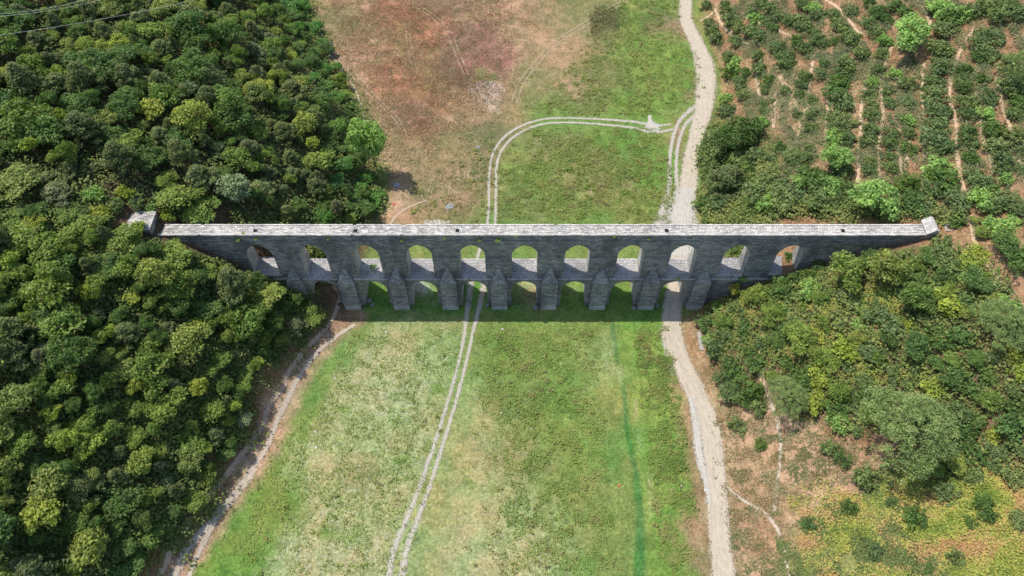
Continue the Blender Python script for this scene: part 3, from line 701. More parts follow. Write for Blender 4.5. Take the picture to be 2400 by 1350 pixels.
def lobes_pine(rs, Rr, H, n, flat=False):
    out = [((0, 0, H * .5), Rr * .35)]
    for k in range(n):
        t = rs.rand() ** .7; a = rs.rand() * 6.283
        if flat:
            r = Rr * math.sqrt(rs.rand()) * (1 + .16 * math.sin(a * 3 + 1) + .1 * math.sin(a * 7)); z = H * (.96 - .34 * (r / Rr) ** 2 + .05 * math.sin(r * 2.2 + a * 2)) + rs.normal() * .25
        else: r = Rr * (1 - t) ** .75 * rs.uniform(.55, 1.0); z = H * (.28 + .72 * t)
        out.append(((r * math.cos(a), r * math.sin(a), z), Rr * (rs.uniform(.07, .14) if flat else rs.uniform(.12, .22))))
    return out
def trunk_mesh(name, H, r, rs, limbs=5):
    b = MB(); pts = [(0, 0, -1.2)]; rad = [r * 1.25]
    for i in range(1, 6): pts.append((rs.normal() * .08 * i, rs.normal() * .08 * i, H * .75 * i / 5)); rad.append(r * (1 - .16 * i))
    b.tube(pts, rad, 7)
    for k in range(limbs):
        i = 2 + k % 3; p = Vector(pts[i]); a = 6.283 * k / limbs + rs.rand()
        L = H * .32; q = p + Vector((math.cos(a) * L * .5, math.sin(a) * L * .5, L * .4)); s = p + Vector((math.cos(a) * L, math.sin(a) * L, L * .75))
        b.tube([p, q, s], [r * .45, r * .28, r * .08], 5)
    me = b.mesh(name); me.materials.append(M_BARK); return me

ML = dict(
    broad=leaf_mat('broad_leaves', [(0.164,0.251,0.049),(0.215,0.295,0.057),(0.271,0.343,0.071),(0.186,0.295,0.063),(0.321,0.366,0.082),(0.229,0.289,0.088)], .45),
    dark=leaf_mat('dark_leaves', [(0.107,0.178,0.048),(0.135,0.226,0.054),(0.122,0.211,0.063),(0.164,0.251,0.057)], .45),
    pine=leaf_mat('pine_needles', [(0.143,0.185,0.071),(0.172,0.217,0.076),(0.199,0.242,0.082),(0.150,0.203,0.082),(0.221,0.242,0.114)], .32, .35),
    vine=leaf_mat('ivy_leaves', [(0.107,0.242,0.049),(0.129,0.281,0.054),(0.114,0.251,0.063),(0.172,0.295,0.057)], .45),
    bush=leaf_mat('holm_leaves', [(0.135,0.203,0.076),(0.164,0.233,0.078),(0.193,0.256,0.082),(0.150,0.217,0.086),(0.229,0.281,0.094)], .38, .4),
    light=leaf_mat('fresh_leaves', [(0.285,0.437,0.120),(0.314,0.468,0.125)], .4, .35),
    yellow=leaf_mat('yellow_green_leaves', [(0.357,0.405,0.063),(0.300,0.389,0.063),(0.400,0.405,0.076)], .4, .4),
    grey=leaf_mat('grey_green_leaves', [(0.242,0.311,0.151),(0.271,0.335,0.165)], .38, .35),
    brightpine=leaf_mat('bright_pine_needles', [(0.229,0.311,0.108),(0.257,0.335,0.114)], .32, .4),
)
PROTO = {}
def protos(kind, n, fn):
    PROTO[kind] = []
    for i in range(n):
        rs = np.random.RandomState(sum(map(ord, kind)) * 13 + i * 7 + 1); PROTO[kind].append(fn(rs))
# every prototype: (crown mesh, trunk mesh, crown radius, height)
def p_round(mat, Rr, H, n, dens, size, **k):
    def f(rs):
        return (foliage('crown', lobes_round(rs, Rr * rs.uniform(.9, 1.1), H, n), dens, size, rs, mat=ML[mat], **k), trunk_mesh('trunk', H, .16, rs), Rr, H)
    return f
def p_pine(mat, Rr, H, n, dens, size, flat=False, **k):
    def f(rs):
        return (foliage('crown', lobes_pine(rs, Rr, H, n, flat), dens, size, rs, mat=ML[mat], asp=.3, jit=.9, inner=.3, **k), trunk_mesh('trunk', H, .2, rs, 7), Rr, H)
    return f
protos('broad', 7, p_round('broad', 4.2, 8.5, 30, 62, .25, wither=.06, jit=.7))
protos('dark', 5, p_round('dark', 4.2, 8.5, 30, 62, .25, jit=.7))
protos('vine', 3, p_round('vine', 3.8, 6.0, 34, 60, .25, wither=.01, jit=.6))
protos('pine', 6, p_pine('pine', 3.8, 7.2, 110, 135, .32, wither=.08))
protos('stonepine', 2, p_pine('brightpine', 4.2, 8.0, 330, 320, .13, flat=True, wither=.01))
protos('light', 2, p_round('light', 3.4, 7.0, 34, 75, .23))
protos('yellow', 3, p_round('yellow', 3.0, 6.0, 26, 80, .23))
protos('grey', 2, p_round('grey', 3.4, 7.0, 28, 75, .23))
def p_bush(mat, Rr, H, n, dens, size):
    def f(rs):
        lb = [((0, 0, H * .3), Rr * .55)]
        for k in range(n * 2):
            a = rs.rand() * 6.283; r = Rr * math.sqrt(rs.rand()) * .85
            lb.append(((r * math.cos(a), r * math.sin(a), H * (.62 - .4 * (r / Rr) ** 2) + rs.normal() * .16), Rr * rs.uniform(.14, .3)))
        return (foliage('bush', lb, dens, size, rs, mat=ML[mat], low=-.6, wither=.06, jit=.8), None, Rr, H)
    return f
protos('bush', 7, p_bush('bush', 2.0, 2.4, 15, 150, .18))
protos('bushlight', 3, p_bush('light', 2.0, 2.4, 15, 150, .18))
protos('bushyellow', 2, p_bush('yellow', 2.0, 2.2, 15, 160, .17))
protos('bushdark', 4, p_bush('dark', 2.0, 2.6, 15, 150, .18))

rng = random.Random(11)
NAMES = dict(broad='broadleaf_tree', dark='broadleaf_tree', vine='ivy_covered_tree', pine='pine_tree', stonepine='stone_pine', light='broadleaf_tree', yellow='broadleaf_tree', grey='broadleaf_tree')
def tree(kind, P, rad, label, group=None, hs=1.0, name=None, tilt=True):
    pr = rng.choice(PROTO[kind]); s = rad / pr[2]; sz = s * hs * rng.uniform(.88, 1.12)
    rz = rng.uniform(0, 6.283)
    tl = (rng.uniform(-.06, .06), rng.uniform(-.06, .06), rz)
    if pr[1] is None:
        o = link(name or 'shrub', pr[0]); o.location = (P[0], P[1], P[2] - .15); o.rotation_euler = tl; o.scale = (s * rng.uniform(.8, 1.25), s * rng.uniform(.8, 1.25), sz)
        return tag(o, label, 'shrub', group)
    r = empty(name or NAMES[kind], (P[0], P[1], P[2] - .2)); r.rotation_euler = tl; r.scale = (s * rng.uniform(.9, 1.1), s * rng.uniform(.9, 1.1), sz)
    link('crown', pr[0], None, r); link('trunk', pr[1], None, r)
    return tag(r, label, 'tree', group)
def rooted(px, py, h):
    """ground point whose plant, h metres tall, shows its middle at px, py"""
    p = at(px, py)
    for _ in range(6):
        d = FWD + np.array([1.0, 0, 0]) * (px - 1200) / 1600 + DWN * (py - 675) / 1600
        lo, hi = 40.0, float((p - CAM) @ FWD)
        ts = np.linspace(hi - 25, hi, 120); Q = CAM + ts[:, None] * d
        k = int(np.argmax(Q[:, 2] < height(Q[:, 0], Q[:, 1]) + h)); q = Q[k]
        return np.array([q[0], q[1], float(height(q[0], q[1]))])

def size_word(rad, a=2.7, b=4.3): return 'small' if rad < a else 'broad' if rad > b else 'middling'
placed = []   # (x, y, r)
def put(kind, px, py, rpx, label, group=None, hs=1.0, frac=.55, name=None, cat=None):
    P0 = at(px, py); r = rpx / ppm(P0); pr = PROTO[kind][0]; H = pr[3] * r / pr[2] * hs
    P = rooted(px, py, H * frac); placed.append((P[0], P[1], r)); 
    o = tree(kind, P, r, label, group, hs, name)
    if cat: o['category'] = cat
    return o

# ------------------------------------------------------------------ single trees one can name
put('light', 870, 340, 46, 'tall light green tree on its own at the forest edge behind the aqueduct', hs=1.6, frac=.52)
put('light', 1960, 370, 38, 'round fresh green tree among the planted rows, uphill of the big trees by the road')
put('light', 2060, 463, 54, 'largest round fresh green tree just behind the aqueduct on the planted slope')
put('light', 2145, 70, 50, 'broad yellow-green tree standing high in the planted rows behind the aqueduct')
put('grey', 545, 440, 48, 'pale grey-green round tree behind the aqueduct, above its first arches')
put('grey', 445, 208, 26, 'pale grey-green tree amid the dark pines far behind the tower')
put('stonepine', 1848, 928, 48, 'bright green stone pine above the bare orange clearing')
put('stonepine', 2130, 1015, 95, 'widest stone pine of the right hillside, above the yellow bracken')
put('stonepine', 2355, 760, 58, 'stone pine at the edge of the right hillside, level with the bracken patch')
put('pine', 1708, 415, 55, 'dark pine standing beside the gravel road behind the aqueduct', hs=.8)
put('dark', 1730, 318, 48, 'dense dark green tree in the bend of the gravel road behind the aqueduct')
put('broad', 1983, 632, 56, 'olive-green bushy tree leaning on the right end of the aqueduct', hs=.9)
put('broad', 2080, 640, 56, 'green spreading tree right of the olive-green one before the aqueduct end', hs=.9)
put('dark', 2155, 695, 50, 'round dark tree beside the orange and yellow bracken patch', hs=.8)
put('broad', 1775, 690, 33, 'green tree before the last lower buttress, beside the yellow sapling', hs=.9)
put('yellow', 1722, 685, 15, 'slim yellow-green sapling by the last buttress', hs=2.0)
put('yellow', 325, 528, 19, 'yellow-green bush leaning over the tower roof', hs=1.3)
put('pine', 420, 365, 42, 'dark grey pine behind the aqueduct, left of the pale grey-green tree', hs=1.1)
put('pine', 280, 370, 48, 'dark grey pine behind the aqueduct, nearest the tower', hs=1.1)
put('pine', 545, 665, 52, 'dark pine in front of the aqueduct beneath its leftmost arch', hs=1.1)
put('pine', 280, 1120, 40, 'grey half-bare pine in the lower left forest', hs=.9)
put('yellow', 610, 210, 30, 'feathery yellow-green tree amid the dark forest behind the aqueduct')
put('stonepine', 2385, 165, 40, 'dark pine with a bare leaning trunk at the far edge of the planted slope', hs=1.2)

# ------------------------------------------------------------------ shrubs and trees of the planted slope (behind, right)
Z = 2.7
SHR = """165 130 35,185 190 45,220 240 45,345 255 45,160 30 35,115 60 15,270 30 40,290 80 45,310 130 50,345 165 45,440 80 45,470 110 45,440 200 55,490 230 50,530 140 45,580 175 35,500 20 40,545 50 45,600 95 45,670 120 55,740 130 60,770 165 50,830 195 40,850 245 45,890 275 40,720 260 50,775 300 55,800 330 35,600 300 60,640 350 60,670 400 45,770 30 60,830 50 50,870 90 50,960 90 50,990 150 50,1030 210 55,1080 240 50,970 260 30,1080 60 45,1180 140 45,1230 200 50,1180 20 40,1250 80 60,1300 120 40,1350 40 55,1410 80 45,1280 260 55,1640 60 90,1700 100 90,1780 90 60,1660 180 70,1620 300 80,1640 420 80,1580 520 60,1600 600 80,1610 700 90,1610 800 90,1600 890 90,1670 930 60,1580 960 60,1620 1060 100,1680 1140 90,1580 1180 80,1740 1270 90,1040 400 60,1020 460 50,990 520 60,980 600 70,1010 660 80,970 750 80,1000 800 60,960 860 70,1050 880 50,1000 1080 70,900 400 40,880 470 40,780 480 50,750 530 40,660 570 35,745 600 35,825 630 45,830 720 50,820 810 45,730 730 35,805 930 40,795 1000 45,700 980 50,690 1020 40,665 1095 25,765 1075 25,640 1160 40,620 930 40,575 1010 40,580 1080 50,535 1130 50,1140 330 60,1230 440 45,1200 520 50,1180 600 45,1190 660 45,1200 720 45,1190 830 55,1180 880 50,1190 1020 50,1180 1080 50,1080 780 40,1260 340 40,1340 470 50,1430 530 60,1300 570 45,1310 650 45,1430 640 50,1430 760 50,1320 830 50,1440 830 45,1310 900 45,1440 930 55,1320 990 40,1310 1060 50,1420 1160 75,1790 440 50,1770 500 50,1780 560 50,1800 650 60,1810 720 60,1800 830 60,1810 900 60,1820 1000 50,1840 1100 60,1890 1150 70,1940 330 70,1880 350 50,1930 610 60,1900 500 40,1930 720 60,1960 830 70,1990 920 70,2030 1010 70,2030 1070 60,2050 1130 50,2130 430 100,2100 560 90,2140 650 60,2110 720 60,2120 850 60,2150 960 50,2140 1070 40,1850 60 60,1950 50 70,2000 100 70,2080 30 70,2130 80 60,1880 250 80,1950 230 70,290 360 50,330 400 60,300 460 50,370 520 50,400 460 50,390 600 55,270 620 50,270 690 50,480 350 45,500 430 50,540 510 50,520 560 45,520 660 40,570 640 20,520 690 35,240 880 80,400 900 90,510 780 55,250 960 110,200 1060 90,380 1010 70,470 1000 70,250 1200 100,430 1080 50,350 1160 90,200 1320 90,270 1290 60,150 1290 60,480 1220 90,640 1270 110,700 1230 80,800 1100 70,860 1160 110,950 1180 90,880 1260 100,1020 1200 70,740 1160 60,560 1300 80,1000 1280 60,1470 1270 80,1540 1310 70,1870 1230 80,1930 1280 80,2010 1290 80,2090 1250 60,1950 1200 60,2130 1310 60"""
for q in SHR.split(','):
    x, y, r = map(float, q.split()); px, py, r = 1600 + x / Z, y / Z, r / Z
    big = r > 30
    k = rng.choice(['bush', 'bush', 'bush', 'bushdark', 'bush'])
    if rng.random() < .12: k = 'bushlight'
    a = 'dense thicket just behind the aqueduct' if py > 400 else ('planted rows nearest the gravel road' if px < 1860 else 'planted rows high on the right slope')
    lab = size_word(r, 15, 24) + ' ' + {'bush': 'dull green bushy sapling in the ', 'bushdark': 'dark green bushy sapling in the ', 'bushlight': 'light green bushy sapling in the '}[k] + a
    if big:
        put(k, px, py, r * 1.1, lab, 'planted saplings behind the aqueduct', hs=.9, frac=.4, name='sapling', cat='sapling')
        for m_ in range(1):
            put(k, px + rng.uniform(-.8, .8) * r, py + rng.uniform(-.7, .7) * r, r * .6, lab, 'planted saplings behind the aqueduct', frac=.4, name='sapling', cat='sapling')
    else: put(k, px, py, r * 1.18, lab, 'planted saplings behind the aqueduct', frac=.4, name='sapling', cat='sapling')

# ------------------------------------------------------------------ poisson filling of woods
def inpoly(x, y, poly):
    ins = False; n = len(poly)
    for i in range(n):
        ax, ay = poly[i]; bx, by = poly[(i + 1) % n]
        if (ay > y) != (by > y) and x < (bx - ax) * (y - ay) / (by - ay) + ax: ins = not ins
    return ins
def fill(poly_px, spacing, chooser, seed, tries=6000, own=True):
    poly = W(poly_px); xs = [p[0] for p in poly]; ys = [p[1] for p in poly]; rr = random.Random(seed); n = 0
    loc = []
    for _ in range(tries):
        x = rr.uniform(min(xs), max(xs)); y = rr.uniform(min(ys), max(ys))
        if not inpoly(x, y, poly): continue
        if any((x - a) ** 2 + (y - b) ** 2 < (spacing * .5 + r * .62) ** 2 for a, b, r in placed): continue
        z = float(height(x, y)); px, py = project((x, y, z))
        if not (-60 < px < 2460 and -60 < py < 1420): continue
        if math.hypot(x + 80, y - 5) < 7.5 or (x < -74 and x > -90 and 2 < y < 13): continue
        if -2.6 < y < 7.6 and XA - 8 < x < XB + 2: continue
        r = chooser(x, y, px, py, rr)
        if r: placed.append((x, y, r)); n += 1
    return n
def spot(px, py, dl, behind):
    if behind:
        return 'under the power lines' if py < 70 + .05 * (450 - px) and px < 500 else 'beside the dry field' if dl < 13 else 'uphill from the stone tower' if px < 330 else 'just behind the first arches' if py > 380 else 'halfway up the slope'
    return 'downhill from the stone tower' if px < 420 and py < 720 else 'beside the footpath' if dl < 13 else 'close before the first buttress' if py < 760 else 'in the lowest corner of the wood' if py > 1120 else 'halfway up the slope'
def left_wood(x, y, px, py, rr):
    dl = float(XL(y)) - x; behind = y > 3
    edge = dl < 13
    if edge and behind: k = rr.choices(['vine', 'dark', 'broad'], [6, 3, 1])[0]
    elif behind: k = rr.choices(['pine', 'dark', 'broad', 'grey', 'yellow'], [44, 22, 28, 2, 4])[0]
    else: k = rr.choices(['pine', 'dark', 'broad', 'grey', 'yellow'], [26, 26, 44, 2, 3])[0]
    if not behind and (x < -58 and y > -14): k = rr.choices(['broad', 'yellow', 'dark'], [7, 1, 2])[0]
    rad = (rr.choice([rr.uniform(2.0, 3.4), rr.uniform(3.2, 5.8)]) if not edge else rr.uniform(2.0, 4.0)) * (.8 if k in ('grey', 'yellow') else 1)
    if k == 'pine': rad *= .88
    wh = ('behind' if behind else 'before') + ' the aqueduct, ' + spot(px, py, dl, behind)
    kn = {'vine': 'ivy-clad bright green tree', 'dark': 'dark green broadleaf tree', 'broad': 'mid green broadleaf tree', 'pine': 'dull grey-green pine', 'grey': 'pale grey-green tree', 'yellow': 'yellow-green tree'}[k]
    lab = size_word(rad) + ' ' + kn + ' ' + wh
    hs = rr.uniform(.66, 1.0) * (.75 if edge else 1) * (.62 if abs(y - 3) < 11 else 1)
    tree(k, (x, y, float(height(x, y))), rad, lab, kn + ('s behind the aqueduct' if behind else 's before the aqueduct'), hs)
    return rad
nl = fill([(-80,-60),(700,-60),(735,60),(790,165),(835,255),(870,400),(880,470),(870,520),(780,520),(330,515),(200,515),(-80,540)], 3.2, left_wood, 5)
nl2 = fill([(-80,520),(270,535),(385,552),(500,604),(620,655),(690,705),(735,735),(700,770),(640,830),(600,900),(575,960),(590,1000),(480,1160),(400,1250),(300,1400),(-80,1400)], 3.2, left_wood, 6)
def right_wood(x, y, px, py, rr):
    k = rr.choices(['bushdark', 'bush', 'bushlight', 'bushyellow', 'dark', 'broad'], [18, 25, 10, 13, 13, 21])[0]
    if px < 1780 and py > 850: k = rr.choice(['bush', 'bushdark'])
    rad = rr.choice([rr.uniform(1.3, 2.2), rr.uniform(2.2, 3.6)]); wh = 'thicket ' + ('touching the aqueduct wall' if py < 680 and px < 2150 else 'below the right end block' if py < 760 else 'beside the gravel road' if px < 1800 else 'round the widest stone pine' if math.hypot(px - 2130, py - 1015) < 200 else 'on the right hillside')
    if k in ('dark', 'broad'):
        rad *= 1.1
        lab = size_word(rad, 1.9, 2.9) + {'dark': ' dark green tree in the ', 'broad': ' mid green tree in the '}[k] + wh
    else: lab = size_word(rad, 1.9, 2.9) + {'bushdark': ' dark green shrub in the ', 'bush': ' dull olive-green shrub in the ', 'bushlight': ' light green shrub in the ', 'bushyellow': ' yellow-green shrub in the '}[k] + wh
    tree(k, (x, y, float(height(x, y))), rad, lab, 'thicket before the aqueduct' if k.startswith('bush') else 'small trees before the aqueduct', rr.uniform(.7, 1.0) * (.75 if k in ('dark', 'broad') else 1))
    return rad
def under(x, y, px, py, rr):
    k = rr.choices(['broad', 'dark', 'yellow', 'pine'], [8, 6, 2, 3])[0]; rad = rr.uniform(1.5, 2.5)
    wh = ' tucked between the big trees ' + ('behind' if y > 3 else 'before') + ' the aqueduct'
    lab = {'broad': 'small mid green tree', 'dark': 'small dark green tree', 'yellow': 'small yellow-green tree', 'pine': 'small grey-green young pine'}[k] + wh
    o = tree(k, (x, y, float(height(x, y)) + 1.0), rad, lab, 'young trees' + wh.replace(' tucked', ''), rr.uniform(1.0, 1.35), 'young_tree')
    return rad * .7
_keep = list(placed); placed[:] = [(a, b, c * .62) for a, b, c in placed]
nl3 = fill([(-80,-60),(700,-60),(735,60),(790,165),(835,255),(870,400),(880,470),(870,520),(330,515),(-80,540)], 2.0, under, 21, 900)
nl4 = fill([(-80,520),(270,535),(385,552),(500,604),(620,655),(690,705),(735,735),(700,770),(640,830),(600,900),(575,960),(590,1000),(480,1160),(400,1250),(300,1400),(-80,1400)], 2.0, under, 22, 900)
placed[:] = _keep; print('under', nl3, nl4)
nr = fill([(1648,745),(1690,700),(1760,680),(1900,620),(2050,585),(2180,560),(2290,590),(2330,680),(2420,760),(2460,1060),(2300,1120),(2150,1110),(2060,1040),(1980,1010),(1900,960),(1850,985),(1800,880),(1760,930),(1700,920),(1690,860),(1650,800)], 2.6, right_wood, 8)
nr2 = fill([(2230,520),(2420,520),(2460,700),(2380,640),(2300,560)], 2.6, right_wood, 12)
print('left', nl, nl2, 'right', nr, nr2, 'objects', len(bpy.data.objects))
for x, y, r in [(1783,1040,22),(2030,1117,36),(1730,1000,24),(1745,940,30),(1716,860,30),(1950,1050,28),(1975,1075,22),(1990,1190,26),(2090,1175,20),(2220,1160,36),(2275,1225,18),(2150,1210,34),(1900,1230,22),(2055,1290,24),(2310,1190,30),(2380,1120,32),(2240,1310,24),(2180,1330,18),(2390,1220,24),(1775,950,28),(1720,905,32),(1700,880,28)]:
    put('bushdark' if r % 4 else 'bush', x, y, r * 1.0, 'dark shrub standing apart on the clearing below the thicket', 'lone shrubs on the clearing', frac=.4)

for k_i, (x, y, rp) in enumerate([(232,505,26),(262,478,22),(196,548,28),(250,565,24),(318,478,20),(352,488,18),(392,500,22),(180,500,26),(300,590,24),(440,505,20),(150,520,24),(215,455,26),(290,450,24),(370,470,22)]):
    put('bushyellow' if k_i % 3 == 0 else 'bush' if k_i % 3 == 1 else 'bushlight', x, y, rp, 'leafy shrub crowding round the stone tower', 'shrubs round the stone tower', hs=1.3, frac=.4)
for x, y, rp in [(1862,652,20),(1895,640,22),(1830,662,17),(1800,672,15),(1920,625,20),(610,560,18),(740,590,20),(1730,585,16),(1850,600,12)]:
    put('bushdark', x, y, rp, 'dark shrub growing against the aqueduct wall', 'shrubs against the aqueduct wall', hs=1.1, frac=.4)

# ------------------------------------------------------------------ ground cover (stuff)
def cover(name, polys, count, size, palette, label_mat, seed, lift=.15, upr=.3, asp=.5, clump=0, patch=None, soft=1.5):
    rs = np.random.RandomState(seed); C = []
    for poly_px, share in polys:
        poly = np.array(W(poly_px)); lo, hi = poly.min(0), poly.max(0); need = int(count * share); got = 0
        while got < need:
            q = rs.uniform(lo, hi, (need * 2, 2)); ins = polydist(q[:, 0] + (fbm(q[:, 0] * .2, q[:, 1] * .2 + 9) - .5) * 12, q[:, 1] + (fbm(q[:, 0] * .2 + 5, q[:, 1] * .2) - .5) * 12, [tuple(p) for p in poly]) < rs.normal(size=len(q)) * soft
            q = q[ins]
            if patch is not None: q = q[fbm(q[:, 0] * patch[0], q[:, 1] * patch[0] + seed) > patch[1] + rs.normal(size=len(q)) * .045]
            q = q[~((q[:, 1] > -.2) & (q[:, 1] < 6.8) & (q[:, 0] > XA - 7) & (q[:, 0] < XB + 1) & (height(q[:, 0], q[:, 1]) > 4))]
            q = q[:need - got]; C.append(q); got += max(1, len(q))
    C = np.concatenate(C)
    if clump: C = np.repeat(C, clump, 0) + rs.normal(size=(len(C) * clump, 2)) * size * 1.6; 
    z = height(C[:, 0], C[:, 1]) + rs.uniform(0, 1, len(C)) ** 1.5 * lift * (.4 + 1.2 * fbm(C[:, 0] * .5, C[:, 1] * .5)); P = np.column_stack([C, z])
    N = unit(len(P), rs); N[:, 2] = np.abs(N[:, 2]) + upr + .45; N /= np.linalg.norm(N, axis=1)[:, None]
    V, Fc = leaf_quads(P, N, size * rs.uniform(.5, 1.5, len(P)), rs, asp)
    me = fast_mesh(name, V, Fc)
    pal = np.array(palette); f = fbm(C[:, 0] * .25 + seed, C[:, 1] * .25); f = np.clip((f - .5) * 2.6 + .5 + rs.normal(size=len(C)) * .22, 0, .999) * (len(pal) - 1)
    i = f.astype(int); t = (f - i)[:, None]; col = pal[i] * (1 - t) + pal[i + 1] * t
    attr(me, 'tint', np.repeat(col, 4, 0), 'FLOAT_COLOR')
    return tag(link(name, me, label_mat), kind='stuff')
MS = stuff_mat('low_leaves')
LW1 = [(-80,-60),(715,-60),(745,60),(800,165),(850,255),(880,330),(895,440),(900,522),(330,515),(-80,540)]
LW2 = [(-80,520),(270,530),(380,548),(500,598),(620,650),(700,700),(770,735),(690,790),(620,880),(590,960),(600,1000),(480,1160),(400,1250),(330,1360),(-80,1400)]
RW = [(1645,760),(1690,690),(1760,670),(1900,610),(2050,580),(2180,555),(2290,590),(2420,760),(2460,1060),(2300,1120),(2150,1110),(2060,1040),(1980,1010),(1900,960),(1850,975),(1780,860),(1740,900),(1700,880),(1650,800)]
o = cover('undergrowth', [([(545,510),(800,510),(812,640),(700,650),(585,640)], .035), ([(1668,520),(1800,510),(1790,650),(1690,650)], .02), (LW1, .32), (LW2, .36), (RW, .07), ([(1645,300),(1700,290),(1790,340),(1800,440),(1900,470),(2050,470),(2240,490),(2260,530),(1645,528)], .1)], 250000, .3, [(.11,.16,.045),(.15,.205,.055),(.19,.24,.065),(.24,.26,.08)], MS, 3, 2.1, .5, .6)
tag(o, 'dark leafy undergrowth filling the gaps beneath the trees', 'undergrowth')
BR = [[(1880,1280),(2030,1190),(2120,1130),(2250,1090),(2420,1060),(2460,1420),(1900,1420)]]
o = cover('low_scrub', [([(1840,1200),(1950,1180),(2080,1240),(2200,1300),(2250,1420),(1850,1420)], .4), ([(2050,1100),(2200,1130),(2300,1180),(2100,1200),(2000,1180)], .12), (RW, .48)],
          60000, .2, [(.11,.15,.05),(.15,.19,.06),(.2,.25,.08),(.17,.19,.08)], MS, 41, .6, .5, .5, patch=(.28, .46), soft=4)
tag(o, 'green low scrub in patches on the lower right slope', 'scrub')
o = cover('bracken', [(BR[0], .6), ([(1985,650),(2080,665),(2100,700),(2080,740),(2000,745),(1980,690)], .10), ([(1890,715),(1960,715),(1960,770),(1900,770)], .06), ([(1650,700),(1760,680),(1950,640),(2000,640),(2150,800),(2100,900),(1900,860),(1750,800)], .16)],
          110000, .2, [(.19,.26,.05),(.32,.37,.07),(.44,.43,.10),(.30,.34,.08),(.55,.47,.13),(.50,.31,.14)], MS, 4, .7, .6, .45, soft=4, patch=(.17, .40))
tag(o, 'yellow and rusty bracken covering the lower right slope', 'bracken')
GA = [(1175,420),(1190,350),(1240,310),(1320,300),(1520,310),(1560,330),(1560,450),(1545,522),(1165,522)]
GB = [(1230,250),(1330,170),(1440,90),(1480,-40),(1600,-40),(1580,60),(1640,180),(1600,250),(1540,268),(1300,270)]
GC = [(1110,770),(1400,770),(1420,1000),(1430,1350),(1180,1350),(1160,1000)]
GD = [(1480,765),(1545,765),(1590,900),(1612,1100),(1622,1400),(1560,1400),(1555,1150),(1520,950)]
GE = [(580,1180),(720,960),(850,770),(1080,770),(1040,950),(930,1350),(500,1350)]
o = cover('meadow_weeds', [(GA, .28), (GB, .22), (GC, .2), (GD, .18), (GE, .12)], 90000, .17, [(.15,.22,.05),(.19,.275,.06),(.23,.31,.075),(.29,.30,.10)], MS, 9, .4, .7, .5, patch=(.45, .47))
tag(o, 'green weeds growing in patches over the valley meadow', 'weeds')
o = cover('tall_weeds', [(GA, .34), (GB, .34), (GC, .12), (GD, .08), (GE, .05), ([(1110,300),(1170,300),(1150,520),(960,520),(1000,440),(1080,420)], .07)], 2000, .2, [(.16,.22,.05),(.22,.28,.06),(.30,.31,.075),(.20,.17,.08),(.26,.25,.09)], MS, 19, .7, .5, .45, clump=16, patch=(.3, .45), soft=3)
tag(o, 'clumps of tall weeds standing in the valley meadow', 'weeds')
o = cover('dry_scrub', [([(1650,-60),(2500,-60),(2500,520),(2240,520),(1900,520),(1650,520),(1670,300),(1710,200),(1670,100)], .55), ([(1690,880),(1800,900),(1900,980),(2060,1100),(1850,1190),(1850,1400),(1720,1400),(1700,1060)], .2), ([(720,0),(1300,0),(1220,200),(1130,420),(920,480),(890,330),(830,220)], .25)],
          110000, .17, [(.15,.18,.065),(.26,.19,.09),(.34,.23,.12),(.45,.36,.21),(.19,.22,.09),(.13,.17,.06)], MS, 10, .4, .5, .4, patch=(.5, .47))
tag(o, 'dry brown scrub and straw tufts on the bare slopes', 'scrub')
o = cover('russet_scrub', [([(760,0),(1180,-20),(1200,120),(1190,200),(1060,300),(960,380),(900,320),(850,210)], 1.0)], 42000, .17, [(.19,.10,.06),(.27,.15,.085),(.36,.24,.14),(.25,.13,.09),(.42,.32,.19),(.22,.11,.075)], MS, 15, .4, .5, .4, patch=(.22, .44), soft=4)
tag(o, 'russet dry scrub over the brown field behind the aqueduct', 'scrub')
o = cover('reddish_reeds', [([(1385,45),(1420,15),(1465,20),(1450,60),(1410,90),(1385,85)], 1.0)], 2600, .3, [(.12,.15,.05),(.2,.17,.08),(.16,.17,.07)], MS, 14, .8, .2, .25, soft=2.5)
tag(o, 'brown-green reed bed beside the faint track behind the aqueduct', 'reeds')

SP = np.array([o_.location[:2] for o_ in bpy.data.objects if o_.name.startswith('sapling')])
rs_ = np.random.RandomState(77); q_ = np.repeat(SP, 700, 0) + rs_.normal(size=(len(SP) * 700, 2)) * np.array([.85, 3.0])
q_ = q_[(fbm(q_[:, 0] * .55, q_[:, 1] * .55 + 4) > .44)]
q_ = q_[(q_[:, 1] > 6.5) & (q_[:, 0] > XR(q_[:, 1]) + 1)]
hh = rs_.rand(len(q_)) ** 1.4 * (.35 + 1.3 * fbm(q_[:, 0] * .6 + 9, q_[:, 1] * .6)); Nn = unit(len(q_), rs_); Nn[:, 2] = np.abs(Nn[:, 2]) + .9; Nn /= np.linalg.norm(Nn, axis=1)[:, None]
V_, F_ = leaf_quads(np.column_stack([q_, height(q_[:, 0], q_[:, 1]) + hh]), Nn, .19 * rs_.uniform(.5, 1.5, len(q_)), rs_, .5)
me = fast_mesh('row_scrub', V_, F_); f_ = np.clip((fbm(q_[:, 0] * .3, q_[:, 1] * .3 + 2) - .5) * 3 + .5 + rs_.normal(size=len(q_)) * .2, 0, 1)[:, None]
attr(me, 'tint', np.repeat(np.array([.13, .17, .07]) * (1 - f_) + np.array([.24, .27, .12]) * f_, 4, 0), 'FLOAT_COLOR')
tag(link('row_scrub', me, MS), 'low green scrub linking the saplings along the planted rows', 'scrub', kind='stuff')

